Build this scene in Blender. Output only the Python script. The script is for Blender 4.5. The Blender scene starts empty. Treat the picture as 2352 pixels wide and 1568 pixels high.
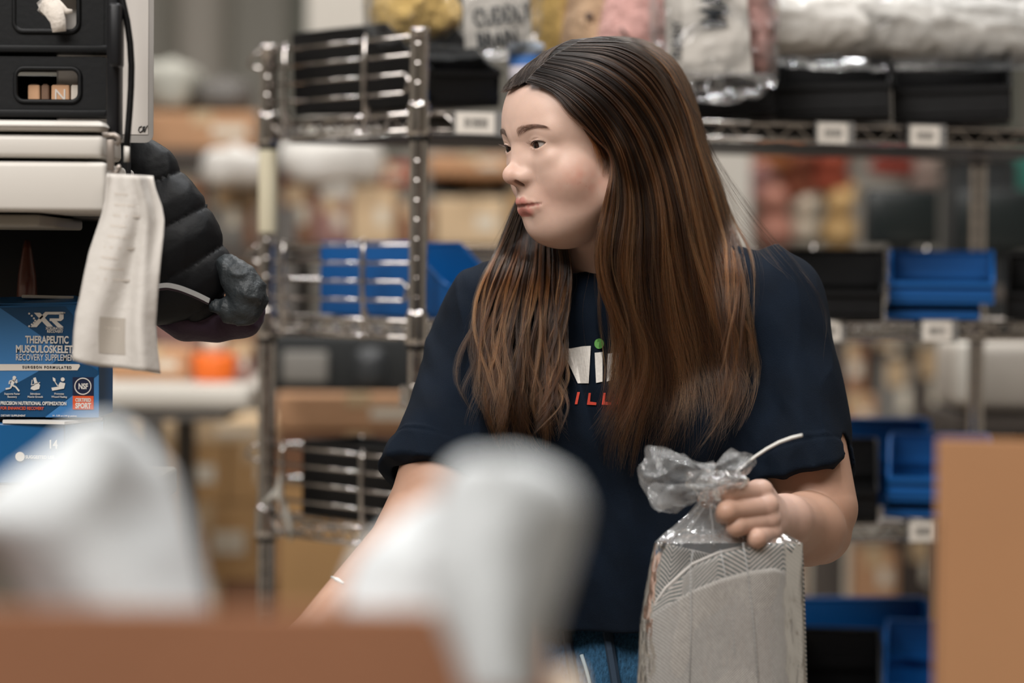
import bpy, bmesh, math, random
import numpy as np
from mathutils import Vector, Matrix, Euler
rnd = random.Random(7)
PI = math.pi
SC = bpy.context.scene
COL = SC.collection

# ------------------------------------------------------------------ camera, world, lights, exposure
CAM_H = 1.36
FPX = 5553.0                     # 85 mm on a 36 mm sensor, image taken as 2352 x 1568
PITCH, ROLL = math.radians(-1.69), math.radians(0.5)
cam_d = bpy.data.cameras.new('camera')
cam = bpy.data.objects.new('camera', cam_d)
COL.objects.link(cam)
cam_d.sensor_width = 36.0
cam_d.lens = 85.0
cam_d.clip_start, cam_d.clip_end = 0.05, 60
cam.location = (0, 0, CAM_H)
CAM_R = Matrix.Rotation(PI / 2 + PITCH, 3, 'X') @ Matrix.Rotation(ROLL, 3, 'Z')
cam.rotation_euler = CAM_R.to_euler()
cam_d.dof.use_dof = True
cam_d.dof.focus_distance = 2.64
cam_d.dof.aperture_fstop = 2.1
SC.camera = cam
SC.view_settings.view_transform = 'Standard'
SC.view_settings.look = 'None'
SC.view_settings.gamma = 1.0
SC.view_settings.use_curve_mapping = False
SC.view_settings.exposure = -0.22
SC.cycles.max_bounces = 8
SC.cycles.diffuse_bounces = 3
SC.cycles.glossy_bounces = 3
SC.cycles.transmission_bounces = 6
SC.cycles.transparent_max_bounces = 16
SC.cycles.sample_clamp_indirect = 4.0
SC.cycles.caustics_reflective = False
SC.cycles.caustics_refractive = False
world = bpy.data.worlds.new('world')
SC.world = world
world.use_nodes = True
world.node_tree.nodes['Background'].inputs[0].default_value = (0.75, 0.78, 0.8, 1)
world.node_tree.nodes['Background'].inputs[1].default_value = 0.25

def area(name, loc, target, sx, sy, power, color=(1, 1, 1)):
    d = bpy.data.lights.new(name, 'AREA')
    d.shape = 'RECTANGLE'
    d.size, d.size_y, d.energy, d.color = sx, sy, power, color
    o = bpy.data.objects.new(name, d)
    COL.objects.link(o)
    o.location = loc
    o.rotation_euler = (Vector(target) - Vector(loc)).to_track_quat('-Z', 'Y').to_euler()
    return o
WARM, COOL = (1.0, 0.965, 0.925), (0.96, 0.98, 1.0)
# unseen bare area lights: added key and fill, then overhead strips and tubes
area('unseen_light', (-1.35, 0.5, 3.5), (0.0, 2.65, 1.40), 1.8, 1.2, 128, WARM)  # added key light for the face, no fitting
area('unseen_light', (0.9, 0.4, 4.4), (0.4, 2.7, 1.1), 2.4, 1.2, 80, WARM)  # added fill from the front, no fitting
area('unseen_light', (0.6, 3.2, 4.6), (0.4, 3.0, 0), 1.4, 0.12, 90, COOL)
area('unseen_light', (-1.2, 6.0, 4.6), (-1.2, 6.2, 0), 4.5, 0.8, 140, WARM)
area('unseen_light', (2.4, 6.0, 4.6), (2.4, 6.4, 0), 3.0, 0.8, 45, WARM)
area('unseen_light', (-3.2, 3.4, 4.6), (-2.4, 3.4, 0), 0.12, 1.4, 70, COOL)

def ray(px, py):
    return CAM_R @ Vector(((px - 1176) / FPX, -(py - 784) / FPX, -1.0))
def P(px, py, Y):
    """World point that lies at forward distance Y on the line of sight of photo pixel (px, py)."""
    d = ray(px, py)
    return Vector((0, 0, CAM_H)) + d * (Y / d.y)
CAM_RN = np.array(CAM_R)
def Pn(px, py, Y):
    px, py, Y = np.broadcast_arrays(np.asarray(px, float), np.asarray(py, float), np.asarray(Y, float))
    d = np.stack([(px - 1176) / FPX, -(py - 784) / FPX, -np.ones_like(px)], -1) @ CAM_RN.T
    return d * (Y / d[..., 1])[..., None] + np.array([0, 0, CAM_H])
def pix(v):
    q = (np.asarray(v) - np.array([0, 0, CAM_H])) @ CAM_RN
    return 1176 + FPX * q[..., 0] / -q[..., 2], 784 - FPX * q[..., 1] / -q[..., 2]

# ------------------------------------------------------------------ materials
def hexc(r, g, b):
    """8-bit sRGB to linear"""
    f = lambda c: (c / 255 / 12.92) if c <= 10.3 else ((c / 255 + 0.055) / 1.055) ** 2.4
    return (f(r), f(g), f(b))
MATS = {}
def mat(name, rgb, rough=0.6, metal=0.0, var=0.0, vscale=30, bump=0.0, bscale=60, spec=0.5, coat=0.0, sheen=0.0, emit=0.0, sss=0.0, stretch=None):
    if name in MATS: return MATS[name]
    m = bpy.data.materials.new(name)
    MATS[name] = m
    m.use_nodes = True
    nt = m.node_tree
    b = nt.nodes['Principled BSDF']
    c = (*rgb, 1)
    b.inputs['Base Color'].default_value = c
    b.inputs['Roughness'].default_value = rough
    b.inputs['Metallic'].default_value = metal
    b.inputs['Specular IOR Level'].default_value = spec
    b.inputs['Coat Weight'].default_value = coat
    b.inputs['Sheen Weight'].default_value = sheen
    if sss:
        b.inputs['Subsurface Weight'].default_value = sss
        b.inputs['Subsurface Radius'].default_value = (0.008, 0.004, 0.002)
        b.inputs['Subsurface Scale'].default_value = 1.0
    if emit:
        b.inputs['Emission Color'].default_value = c
        b.inputs['Emission Strength'].default_value = emit
    tc = nt.nodes.new('ShaderNodeTexCoord')
    vec = tc.outputs['Object']
    if stretch:
        mp = nt.nodes.new('ShaderNodeMapping')
        mp.inputs['Scale'].default_value = stretch
        nt.links.new(vec, mp.inputs[0])
        vec = mp.outputs[0]
    if var:
        n = nt.nodes.new('ShaderNodeTexNoise')
        n.inputs['Scale'].default_value = vscale
        n.inputs['Detail'].default_value = 4
        nt.links.new(vec, n.inputs['Vector'])
        r = nt.nodes.new('ShaderNodeValToRGB')
        r.color_ramp.elements[0].position, r.color_ramp.elements[1].position = 0.3, 0.7
        r.color_ramp.elements[0].color = (*[max(0, v * (1 - var)) for v in rgb], 1)
        r.color_ramp.elements[1].color = (*[min(1, v * (1 + var)) for v in rgb], 1)
        nt.links.new(n.outputs['Fac'], r.inputs[0])
        nt.links.new(r.outputs[0], b.inputs['Base Color'])
    if bump:
        n = nt.nodes.new('ShaderNodeTexNoise')
        n.inputs['Scale'].default_value = bscale
        n.inputs['Detail'].default_value = 5
        nt.links.new(vec, n.inputs['Vector'])
        bp = nt.nodes.new('ShaderNodeBump')
        bp.inputs['Strength'].default_value = bump
        bp.inputs['Distance'].default_value = 0.01
        nt.links.new(n.outputs['Fac'], bp.inputs['Height'])
        nt.links.new(bp.outputs[0], b.inputs['Normal'])
    return m

def film_mat(name, milk=0.12, tint=(0.9, 0.92, 0.93), rough=0.08, gloss=1.0, bscale=60, bump=0.25):
    """clear plastic film: mostly transparent, glossy at grazing angles, a little milky"""
    m = bpy.data.materials.new(name)
    MATS[name] = m
    m.use_nodes = True
    nt = m.node_tree
    N, L = nt.nodes, nt.links
    N.remove(N['Principled BSDF'])
    out = N['Material Output']
    tr = N.new('ShaderNodeBsdfTransparent'); tr.inputs[0].default_value = (0.99, 0.99, 0.99, 1)
    gl = N.new('ShaderNodeBsdfGlossy'); gl.inputs['Roughness'].default_value = rough; gl.inputs[0].default_value = (0.95, 0.95, 0.95, 1)
    df = N.new('ShaderNodeBsdfDiffuse'); df.inputs[0].default_value = (*tint, 1)
    tl = N.new('ShaderNodeBsdfTranslucent'); tl.inputs[0].default_value = (*tint, 1)
    mk = N.new('ShaderNodeMixShader'); mk.inputs[0].default_value = 0.4
    L.new(df.outputs[0], mk.inputs[1]); L.new(tl.outputs[0], mk.inputs[2])
    tc = N.new('ShaderNodeTexCoord')
    nz = N.new('ShaderNodeTexNoise'); nz.inputs['Scale'].default_value = bscale; nz.inputs['Detail'].default_value = 3
    mp = N.new('ShaderNodeMapping'); mp.inputs['Scale'].default_value = (1, 1, 0.35)
    L.new(tc.outputs['Object'], mp.inputs[0]); L.new(mp.outputs[0], nz.inputs['Vector'])
    bp = N.new('ShaderNodeBump'); bp.inputs['Strength'].default_value = bump; bp.inputs['Distance'].default_value = 0.02
    L.new(nz.outputs['Fac'], bp.inputs['Height'])
    L.new(bp.outputs[0], gl.inputs['Normal'])
    lw = N.new('ShaderNodeLayerWeight'); lw.inputs[0].default_value = 0.35
    L.new(bp.outputs[0], lw.inputs['Normal'])
    m1 = N.new('ShaderNodeMixShader'); L.new(tr.outputs[0], m1.inputs[1]); L.new(mk.outputs[0], m1.inputs[2])
    ma = N.new('ShaderNodeMath'); ma.operation = 'MULTIPLY_ADD'; ma.inputs[1].default_value = 0.22; ma.inputs[2].default_value = milk
    ma.use_clamp = True
    L.new(lw.outputs['Facing'], ma.inputs[0]); L.new(ma.outputs[0], m1.inputs[0])
    m2 = N.new('ShaderNodeMixShader')
    mb = N.new('ShaderNodeMath'); mb.operation = 'MULTIPLY'; mb.inputs[1].default_value = gloss
    L.new(lw.outputs['Fresnel'], mb.inputs[0]); L.new(mb.outputs[0], m2.inputs[0])
    L.new(m1.outputs[0], m2.inputs[1]); L.new(gl.outputs[0], m2.inputs[2])
    L.new(m2.outputs[0], out.inputs[0])
    return m

# ------------------------------------------------------------------ mesh builder and naming
def V3(p): return Vector((p[0], p[1], p[2]))
class MB:
    def __init__(s): s.v, s.f, s.uv = [], [], None
    def add(s, vs, fs):
        o = len(s.v)
        s.v += [tuple(v) for v in vs]
        s.f += [tuple(i + o for i in f) for f in fs]
        return s
    def box(s, c, size, rot=None, M=None):
        x, y, z = [k / 2 for k in size]
        vs = [Vector((a * x, b * y, d * z)) for a in (-1, 1) for b in (-1, 1) for d in (-1, 1)]
        if rot is not None:
            R = rot if isinstance(rot, Matrix) else Euler(rot).to_matrix()
            vs = [R @ v for v in vs]
        vs = [v + V3(c) for v in vs]
        if M: vs = [M @ v for v in vs]
        return s.add(vs, [(0, 1, 3, 2), (4, 6, 7, 5), (0, 4, 5, 1), (2, 3, 7, 6), (0, 2, 6, 4), (1, 5, 7, 3)])
    def rbox(s, c, size, r, rot=None, seg=2):
        bm = bmesh.new()
        bmesh.ops.create_cube(bm, size=1)
        for v in bm.verts: v.co = Vector((v.co.x * size[0], v.co.y * size[1], v.co.z * size[2]))
        bmesh.ops.bevel(bm, geom=bm.edges[:], offset=r, segments=seg, affect='EDGES', profile=0.5)
        R = Matrix.Identity(3) if rot is None else (rot if isinstance(rot, Matrix) else Euler(rot).to_matrix())
        bm.verts.index_update()
        vs = [R @ v.co + V3(c) for v in bm.verts]
        fs = [[v.index for v in f.verts] for f in bm.faces]
        bm.free()
        return s.add(vs, fs)
    def tube(s, pts, r, n=8, closed=False, caps=True):
        pts = [V3(p) for p in pts]
        m = len(pts)
        rr = r if isinstance(r, (list, tuple)) else [r] * m
        vs, fs = [], []
        up = None
        for i, p in enumerate(pts):
            a = pts[(i - 1) % m] if (closed or i) else p
            b = pts[(i + 1) % m] if (closed or i < m - 1) else p
            t = (b - a).normalized()
            if up is None:
                up = t.orthogonal().normalized()
            up = (up - t * up.dot(t))
            up = up.normalized() if up.length > 1e-6 else t.orthogonal().normalized()
            w = t.cross(up)
            for k in range(n):
                an = 2 * PI * k / n
                vs.append(p + (up * math.cos(an) + w * math.sin(an)) * rr[i])
        rng = m if closed else m - 1
        for i in range(rng):
            for k in range(n):
                a, b = i * n + k, i * n + (k + 1) % n
                c, d = ((i + 1) % m) * n + (k + 1) % n, ((i + 1) % m) * n + k
                fs.append((a, b, c, d))
        if caps and not closed:
            fs.append(tuple(range(n - 1, -1, -1)))
            fs.append(tuple((m - 1) * n + k for k in range(n)))
        return s.add(vs, fs)
    def lathe(s, c, prof, n=24, axis=None):
        """prof: (radius, height) pairs from bottom to top, round the local z axis"""
        R = Matrix.Identity(3) if axis is None else V3(axis).to_track_quat('Z', 'Y').to_matrix()
        vs, fs = [], []
        for r, h in prof:
            for k in range(n):
                a = 2 * PI * k / n
                vs.append(R @ Vector((r * math.cos(a), r * math.sin(a), h)) + V3(c))
        for i in range(len(prof) - 1):
            for k in range(n):
                fs.append((i * n + k, i * n + (k + 1) % n, (i + 1) * n + (k + 1) % n, (i + 1) * n + k))
        fs.append(tuple(range(n - 1, -1, -1)))
        fs.append(tuple((len(prof) - 1) * n + k for k in range(n)))
        return s.add(vs, fs)
    def prism(s, poly, depth, M):
        """2-D outline in local xy, extruded along local -z..0 by depth, placed by 4x4 matrix M"""
        n = len(poly)
        vs = [M @ Vector((x, y, 0)) for x, y in poly] + [M @ Vector((x, y, -depth)) for x, y in poly]
        fs = [tuple(range(n)), tuple(range(2 * n - 1, n - 1, -1))]
        fs += [(i, i + n, (i + 1) % n + n, (i + 1) % n) for i in range(n)]
        return s.add(vs, fs)
    def grid(s, fn, nu, nv, closed_u=False):
        """fn(u, v) -> point, u and v in 0..1"""
        vs, fs, uv = [], [], []
        cu = nu if closed_u else nu + 1
        for j in range(nv + 1):
            for i in range(cu):
                vs.append(fn(i / nu, j / nv)); uv.append((i / nu, j / nv))
        for j in range(nv):
            for i in range(nu):
                i2 = (i + 1) % cu
                fs.append((j * cu + i, j * cu + i2, (j + 1) * cu + i2, (j + 1) * cu + i))
        if s.uv is None: s.uv = []
        s.uv += uv
        return s.add(vs, fs)
    def build(s, name, m, parent=None, smooth=False, kind=None, label=None):
        me = bpy.data.meshes.new(name)
        off = V3(parent_world(parent)) if parent else Vector((0, 0, 0))
        me.from_pydata([Vector(v) - off for v in s.v], [], s.f)
        return finish(name, me, m, parent, smooth, kind, label, s.uv)
def parent_world(o):
    p = Vector((0, 0, 0))
    while o is not None:
        p += o.location
        o = o.parent
    return p
def finish(name, me, m, parent=None, smooth=False, kind=None, label=None, uv=None):
    if uv:
        l = me.uv_layers.new(name='UVMap')
        idx = np.zeros(len(me.loops), int); me.loops.foreach_get('vertex_index', idx)
        l.data.foreach_set('uv', np.array(uv, float)[idx].ravel())
    if smooth: me.shade_smooth()
    me.validate()
    if m is not None: me.materials.append(m)
    o = bpy.data.objects.new(name, me)
    COL.objects.link(o)
    if parent is not None: o.parent = parent
    if kind: o['kind'] = kind
    if label: o['label'] = label
    return o
def tag(o, label, cat, group=None, kind=None):
    o['label'], o['category'] = label, cat
    if group: o['group'] = group
    if kind: o['kind'] = kind
    return o
def thing(name, label, cat, loc, group=None):
    o = bpy.data.objects.new(name, None)
    COL.objects.link(o)
    o.location = V3(loc)
    o.empty_display_size = 0.05
    return tag(o, label, cat, group)
def copy_tree(o, parent=None):
    c = o.copy()
    COL.objects.link(c)
    if parent is not None: c.parent = parent
    for ch in list(o.children): copy_tree(ch, c)
    return c
def frame(origin, xdir, up=(0, 0, 1)):
    """4x4 matrix: local x along xdir, local y along up, local z towards the viewer side"""
    x = V3(xdir).normalized(); u = V3(up)
    u = (u - x * u.dot(x)).normalized()
    z = x.cross(u)
    M = Matrix((x, u, z)).transposed().to_4x4()
    M.translation = V3(origin)
    return M
def text_mesh(body, size, bold=0.0, width=1.0, shear=0.0, align='LEFT', depth=0.0, spacing=1.0):
    c = bpy.data.curves.new('lettering', 'FONT')
    c.body, c.size, c.offset, c.shear, c.extrude = body, size, bold, shear, depth
    c.align_x = align
    c.space_character = spacing
    c.resolution_u = 3
    o = bpy.data.objects.new('lettering', c)
    COL.objects.link(o)
    dg = bpy.context.evaluated_depsgraph_get()
    me = bpy.data.meshes.new_from_object(o.evaluated_get(dg))
    bpy.data.objects.remove(o)
    bpy.data.curves.remove(c)
    for v in me.vertices: v.co.x *= width
    return me
def lettering(body, M, size, m, parent, bold=0.0, width=1.0, shear=0.0, align='LEFT', spacing=1.0):
    me = text_mesh(body, size, bold, width, shear, align, 0.0002, spacing)
    T = Matrix.Translation(-parent_world(parent)) @ M
    for v in me.vertices: v.co = T @ v.co
    me.materials.clear()
    return finish('lettering', me, m, parent)

# ------------------------------------------------------------------ implicit surfaces
def smin(a, b, k):
    h = np.clip(0.5 + 0.5 * (b - a) / k, 0, 1)
    return b + (a - b) * h - k * h * (1 - h)
def smax(a, b, k): return -smin(-a, -b, k)
def ln(p): return np.sqrt(np.einsum('ij,ij->i', p, p))
def sph(p, c, r): return ln(p - np.asarray(c, p.dtype)) - r
def ell(p, c, r, R=None):
    q = p - np.asarray(c, p.dtype)
    if R is not None: q = q @ np.asarray(R, p.dtype)
    r = np.asarray(r, p.dtype)
    k0 = ln(q / r); k1 = ln(q / (r * r))
    return k0 * (k0 - 1) / np.maximum(k1, 1e-9)
def cone(p, a, b, r1, r2):
    """tapered capsule"""
    a = np.asarray(a, p.dtype); b = np.asarray(b, p.dtype)
    d = b - a
    t = np.clip(((p - a) @ d) / (d @ d), 0, 1)
    return ln(p - a - t[:, None] * d) - (r1 + (r2 - r1) * t)
def chain(p, pts, k=0.004):
    """pts: (point, radius) list joined smoothly"""
    out = None
    for (a, ra), (b, rb) in zip(pts[:-1], pts[1:]):
        d = cone(p, a, b, ra, rb)
        out = d if out is None else smin(out, d, k)
    return out
def _hash(i, j, k):
    h = (i * 374761393 + j * 668265263 + k * 2147483647 % 1000003) & 0x7fffffff
    h = ((h ^ (h >> 13)) * 1274126177) & 0x7fffffff
    return ((h ^ (h >> 16)) & 0xffff) / 32767.5 - 1
def noise3(p):
    i = np.floor(p).astype(np.int64); f = p - i
    f = f * f * (3 - 2 * f)
    out = 0
    for a in (0, 1):
        wa = f[:, 0] if a else 1 - f[:, 0]
        for b in (0, 1):
            wb = f[:, 1] if b else 1 - f[:, 1]
            for c in (0, 1):
                wc = f[:, 2] if c else 1 - f[:, 2]
                out = out + wa * wb * wc * _hash(i[:, 0] + a, i[:, 1] + b, i[:, 2] + c)
    return out
def surface_net(f, lo, hi, h, b=14, margin=1.6, project=2):
    """sparse surface nets of the zero set of f -> vertices, quads"""
    lo = np.asarray(lo, float); hi = np.asarray(hi, float)
    nb = np.ceil((hi - lo) / (h * b)).astype(int)
    I = np.stack(np.meshgrid(*[np.arange(k) for k in nb], indexing='ij'), -1).reshape(-1, 3)
    cen = lo + (I + 0.5) * b * h
    d = f(cen.astype(np.float32))
    I = I[np.abs(d) < margin * 0.5 * math.sqrt(3) * b * h]
    n = b + 2
    loc = np.stack(np.meshgrid(np.arange(n), np.arange(n), np.arange(n), indexing='ij'), -1).reshape(-1, 3) - 1
    N = (nb * b + 4).astype(np.int64)
    keyf = lambda c: ((c[:, 0] + 1) * N[1] + c[:, 1] + 1) * N[2] + c[:, 2] + 1
    VK, VP, QK = [], [], []
    cor = np.array([(x, y, z) for x in (0, 1) for y in (0, 1) for z in (0, 1)])
    edges = [(a, c) for a in range(8) for c in range(a + 1, 8) if np.abs(cor[a] - cor[c]).sum() == 1]
    step = 96
    for s0 in range(0, len(I), step):
        Ib = I[s0:s0 + step]
        g = Ib[:, None, :] * b + loc[None]
        vals = f((lo + g.reshape(-1, 3) * h).astype(np.float32)).reshape(len(Ib), n, n, n)
        cv = np.stack([vals[:, x:n - 1 + x, y:n - 1 + y, z:n - 1 + z] for x, y, z in cor], -1)
        neg = (cv < 0).sum(-1)
        B, X, Y, Z = np.nonzero((neg > 0) & (neg < 8))
        c8 = cv[B, X, Y, Z]
        acc = np.zeros((len(B), 3)); cnt = np.zeros(len(B))
        for a, c in edges:
            va, vc = c8[:, a], c8[:, c]
            x = (va < 0) != (vc < 0)
            t = np.where(x, va / np.where(x, va - vc, 1), 0)
            acc += np.where(x[:, None], cor[a] + t[:, None] * (cor[c] - cor[a]), 0)
            cnt += x
        gi = Ib[B] * b + np.stack([X, Y, Z], -1) - 1
        VK.append(keyf(gi)); VP.append(lo + (gi + acc / cnt[:, None]) * h)
        for ax in range(3):
            sl0 = [slice(None)] + [slice(1, b + 1)] * 3
            sl1 = list(sl0); sl1[ax + 1] = slice(2, b + 2)
            v0, v1 = vals[tuple(sl0)], vals[tuple(sl1)]
            B, X, Y, Z = np.nonzero((v0 < 0) != (v1 < 0))
            if not len(B): continue
            fl = v0[B, X, Y, Z] < 0
            g0 = Ib[B] * b + np.stack([X, Y, Z], -1)
            u, w = [(1, 2), (2, 0), (0, 1)][ax]
            qs = []
            for du, dw in ((-1, -1), (0, -1), (0, 0), (-1, 0)):
                c = g0.copy(); c[:, u] += du; c[:, w] += dw
                qs.append(keyf(c))
            q = np.stack(qs, -1)
            q[~fl] = q[~fl][:, ::-1]
            QK.append(q)
    if not VK: raise ValueError('empty surface at %s' % lo)
    VK = np.concatenate(VK); VP = np.concatenate(VP); QK = np.concatenate(QK)
    K, first = np.unique(VK, return_index=True)
    verts = VP[first]
    Q = np.searchsorted(K, QK)
    ok = (np.take(K, np.minimum(Q, len(K) - 1)) == QK).all(1)
    Q = Q[ok]
    for _ in range(project):
        v = verts.astype(np.float32)
        d0 = f(v); e = 0.0006
        G = np.stack([f(v + np.array(o, np.float32) * e) - d0 for o in ((1, 0, 0), (0, 1, 0), (0, 0, 1))], -1) / e
        g2 = np.maximum((G * G).sum(-1), 0.2)
        mv = G * (d0 / g2)[:, None]
        L = np.linalg.norm(mv, axis=1, keepdims=True)
        verts = verts - mv * np.minimum(1, 0.6 * h / np.maximum(L, 1e-9))
    return verts, Q
def np_mesh(name, verts, quads, m, parent=None, attrs=None, smooth=True, kind=None, label=None):
    off = np.array(parent_world(parent)) if parent else np.zeros(3)
    me = bpy.data.meshes.new(name)
    v = (np.asarray(verts) - off).astype(np.float32)
    q = np.asarray(quads).astype(np.int32)
    me.vertices.add(len(v)); me.vertices.foreach_set('co', v.ravel())
    me.loops.add(q.size); me.loops.foreach_set('vertex_index', q.ravel())
    me.polygons.add(len(q)); me.polygons.foreach_set('loop_start', np.arange(0, q.size, q.shape[1], dtype=np.int32))
    me.update(calc_edges=True)
    if attrs:
        for k, a in attrs.items():
            at = me.color_attributes.new(k, 'FLOAT_COLOR', 'POINT')
            at.data.foreach_set('color', np.concatenate([a, np.ones((len(a), 1))], 1).astype(np.float32).ravel())
    return finish(name, me, m, parent, smooth, kind, label)
# ------------------------------------------------------------------ the warehouse shell
def struct(name, b, m, smooth=False):
    o = b.build(name, m, None, smooth); o['kind'] = 'structure'; return o
CONC = mat('concrete', hexc(150, 140, 128), .55, var=.15, vscale=3, bump=.05, bscale=30)
b = MB(); b.box((0, 5, -.05), (12, 16, .1)); struct('floor', b, CONC)
WALLM = mat('wall_sheeting', hexc(128, 128, 120), .6, var=.06, vscale=2)
b = MB(); b.box((0, 12.06, 2.5), (12, .12, 5.2)); wall_back = struct('wall_back', b, WALLM)
RIB = [mat('sheet_grey', hexc(160, 157, 148), .55), mat('sheet_green', hexc(128, 133, 123), .55), mat('sheet_pale', hexc(192, 186, 177), .55)]
k = 0
x = -5.9
while x < 5.9:
    wd = (.34, .22, .30, .26)[k % 4]
    q = MB()
    q.v, q.f = [], []
    q.add([(x, 12.0, 0), (x + .04, 11.95, 0), (x + wd - .05, 11.95, 0), (x + wd - .01, 12.0, 0),
           (x, 12.0, 5), (x + .04, 11.95, 5), (x + wd - .05, 11.95, 5), (x + wd - .01, 12.0, 5)],
          [(0, 1, 5, 4), (1, 2, 6, 5), (2, 3, 7, 6), (4, 5, 6, 7), (3, 2, 1, 0), (0, 4, 7, 3)])
    q.build('wall_panel', RIB[(0, 1, 0, 2)[k % 4]], wall_back)
    x += wd; k += 1
PLAS = mat('plasterboard', hexc(190, 184, 174), .8)
b = MB(); b.box((-6.05, 5, 2.5), (.1, 16, 5.2)); struct('wall_left', b, PLAS)
b = MB(); b.box((6.05, 5, 2.5), (.1, 16, 5.2)); struct('wall_right', b, PLAS)
b = MB(); b.box((0, -3.05, 2.5), (12, .1, 5.2)); struct('wall_front', b, PLAS)
b = MB(); b.box((0, 5, 5.1), (12, 16, .1)); struct('ceiling', b, mat('ceiling_deck', hexc(205, 204, 200), .8))
# pale steel posts that carry the roof
STEEL = mat('painted_steel', hexc(196, 190, 180), .6)
def pillar(name, px0, px1, Y, n):
    a, c = P(px0, 600, Y), P(px1, 600, Y)
    w = c.x - a.x
    b = MB()
    b.box(((a.x + c.x) / 2, Y + .11, 2.5), (w, .012, 5)); b.box(((a.x + c.x) / 2, Y, 2.5), (w, .012, 5)); b.box(((a.x + c.x) / 2, Y + .055, 2.5), (.012, .1, 5))
    b.rbox(((a.x + c.x) / 2, Y + .055, .01), (w + .1, .22, .02), .004)
    o = b.build(name, STEEL); o['kind'] = 'structure'
    return o
pillar('trim_1', 702, 862, 6.8, 1)
pillar('trim_2', 1590, 1722, 6.3, 2)
# ------------------------------------------------------------------ the woman: frames and implicit body
YAW, HP, HR = math.radians(61), math.radians(8), math.radians(1.5)
F0 = np.array([-math.sin(YAW), -math.cos(YAW), 0]); Z0 = np.array([0, 0, 1.0])
HF = F0 * math.cos(HP) - Z0 * math.sin(HP)
HU = F0 * math.sin(HP) + Z0 * math.cos(HP)
HRt = np.cross(HF, HU)
_u, _r = HU.copy(), HRt.copy()
HU = _u * math.cos(HR) + _r * math.sin(HR); HRt = np.cross(HF, HU)
HB = np.stack([HRt, HF, HU], 1)                 # columns: her right, forward, up
EYE_X, EYE_Y = 0.0308, 0.0675
HO = np.array(P(1228, 333, 2.63)) - HB @ np.array([-EYE_X, EYE_Y + 0.0125, 0.0])
def to_head(p): return (p - HO.astype(p.dtype)) @ HB.astype(p.dtype)
def from_head(q): return np.asarray(q) @ HB.T + HO

EYE_C, EYE_W = .23, .93
LIP_U = [((0, .0872, -.0606), .0043), ((.0050, .0868, -.0597), .0044), ((.0150, .0812, -.0620), .0038), ((.0300, .0700, -.0640), .0013)]
LIP_L = [((0, .0832, -.0699), .0062), ((.0100, .0808, -.0694), .0058), ((.0200, .0765, -.0668), .0040), ((.0290, .0702, -.0644), .0014)]
LIP_M = None
def head_sdf(q, carve=True):
    x, y, z = q[:, 0], q[:, 1], q[:, 2]
    m = q.copy(); m[:, 0] = np.sqrt(x * x + 1e-7)      # mirrored
    d = ell(q, (0, -.014, .026), (.0745, .0935, .0850))
    d = smin(d, ell(q, (0, .038, .020), (.064, .0505, .060)), .02)        # forehead
    d = smin(d, ell(q, (0, .034, -.044), (.0575, .0490, .056)), .02)        # mid face
    d = smin(d, cone(m, (.050, .010, -.060), (.016, .054, -.0840), .020, .018), .022)   # jaw
    d = smin(d, sph(m, (.041, .044, -.036), .0270), .018)                   # cheek
    d = smin(d, sph(q, (0, .0590, -.0860), .0180), .014)                    # chin
    d = smin(d, sph(q, (0, .030, -.084), .032), .030)                       # under the chin
    d = smin(d, cone(m, (.010, .0750, .0125), (.044, .062, .014), .009, .008), .014)   # brow ridge
    d = smin(d, sph(m, (.030, .0610, -.023), .0120), .016)                  # under the eye
    # sockets and lids
    d = smax(d, -sph(m, (.0290, .1025, -.003), .0205), .014)
    ec = np.array([EYE_X, EYE_Y, 0], q.dtype)
    e = m - ec
    re = ln(e)
    d = smin(d, re - .0140, .0045)
    d = smin(d, cone(m, (.020, .0765, -.0165), (.042, .068, -.015), .003, .0035), .014)
    # nose
    d = smin(d, cone(q, (0, .0712, .008), (0, .0920, -.025), .0060, .0076), .010)
    d = smin(d, cone(m, (.003, .077, -.008), (.008, .079, -.030), .010, .0105), .010)
    d = smin(d, sph(q, (0, .0972, -.0296), .0090), .008)
    d = smin(d, ell(m, (.0110, .0850, -.0330), (.0070, .0100, .0070)), .008)
    d = smin(d, cone(q, (0, .0950, -.0345), (0, .0860, -.0415), .0044, .004), .004)
    d = smax(d, -ell(m, (.0078, .0902, -.0378), (.0041, .0074, .0058)), .0018)
    # lips
    d = smin(d, ell(q, (0, .0672, -.0605), (.026, .0212, .020)), .012)
    d = smax(d, -cone(q, (0, .0940, -.0450), (0, .0945, -.0535), .0018, .0022), .004)
    d = smin(d, chain(m, LIP_U, .003), .0035)
    d = smin(d, chain(m, LIP_L, .003), .0035)
    if carve: d = smax(d, -chain(m, LIP_M, .002), .0022)
    d = smax(d, -sph(q, (0, .0925, -.0790), .0075), .010)                   # under the lip
    # eye opening
    az = np.arctan2(e[:, 0], e[:, 1]); el = np.arcsin(np.clip(e[:, 2] / np.maximum(re, 1e-6), -1, 1))
    sh = np.clip(1 - ((az - EYE_C) / EYE_W) ** 2, -1, 1)
    tilt = .06 * az
    UP = .27 * np.sign(sh) * np.abs(sh) ** .8 + tilt
    LO = -.32 * sh + tilt
    cut = np.maximum(el - UP, LO - el) * .0135
    cut = np.maximum(cut, .0117 - re); cut = np.maximum(cut, re - .019); cut = np.maximum(cut, .001 - e[:, 1])
    d = smax(d, -cut, .0008)
    crease = np.abs(el - (UP + .20)) * .0135 + np.maximum(0, np.abs(az) - .85) * .02 + np.abs(re - .0142)
    d = d + .0011 * np.exp(-(crease / .0011) ** 2)
    # ear
    ear = ell(m, (.0735, -.014, -.012), (.0085, .017, .030))
    ear = smax(ear, -ell(m, (.082, -.012, -.008), (.006, .010, .020)), .004)
    d = smin(d, ear, .006)
    return d

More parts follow.
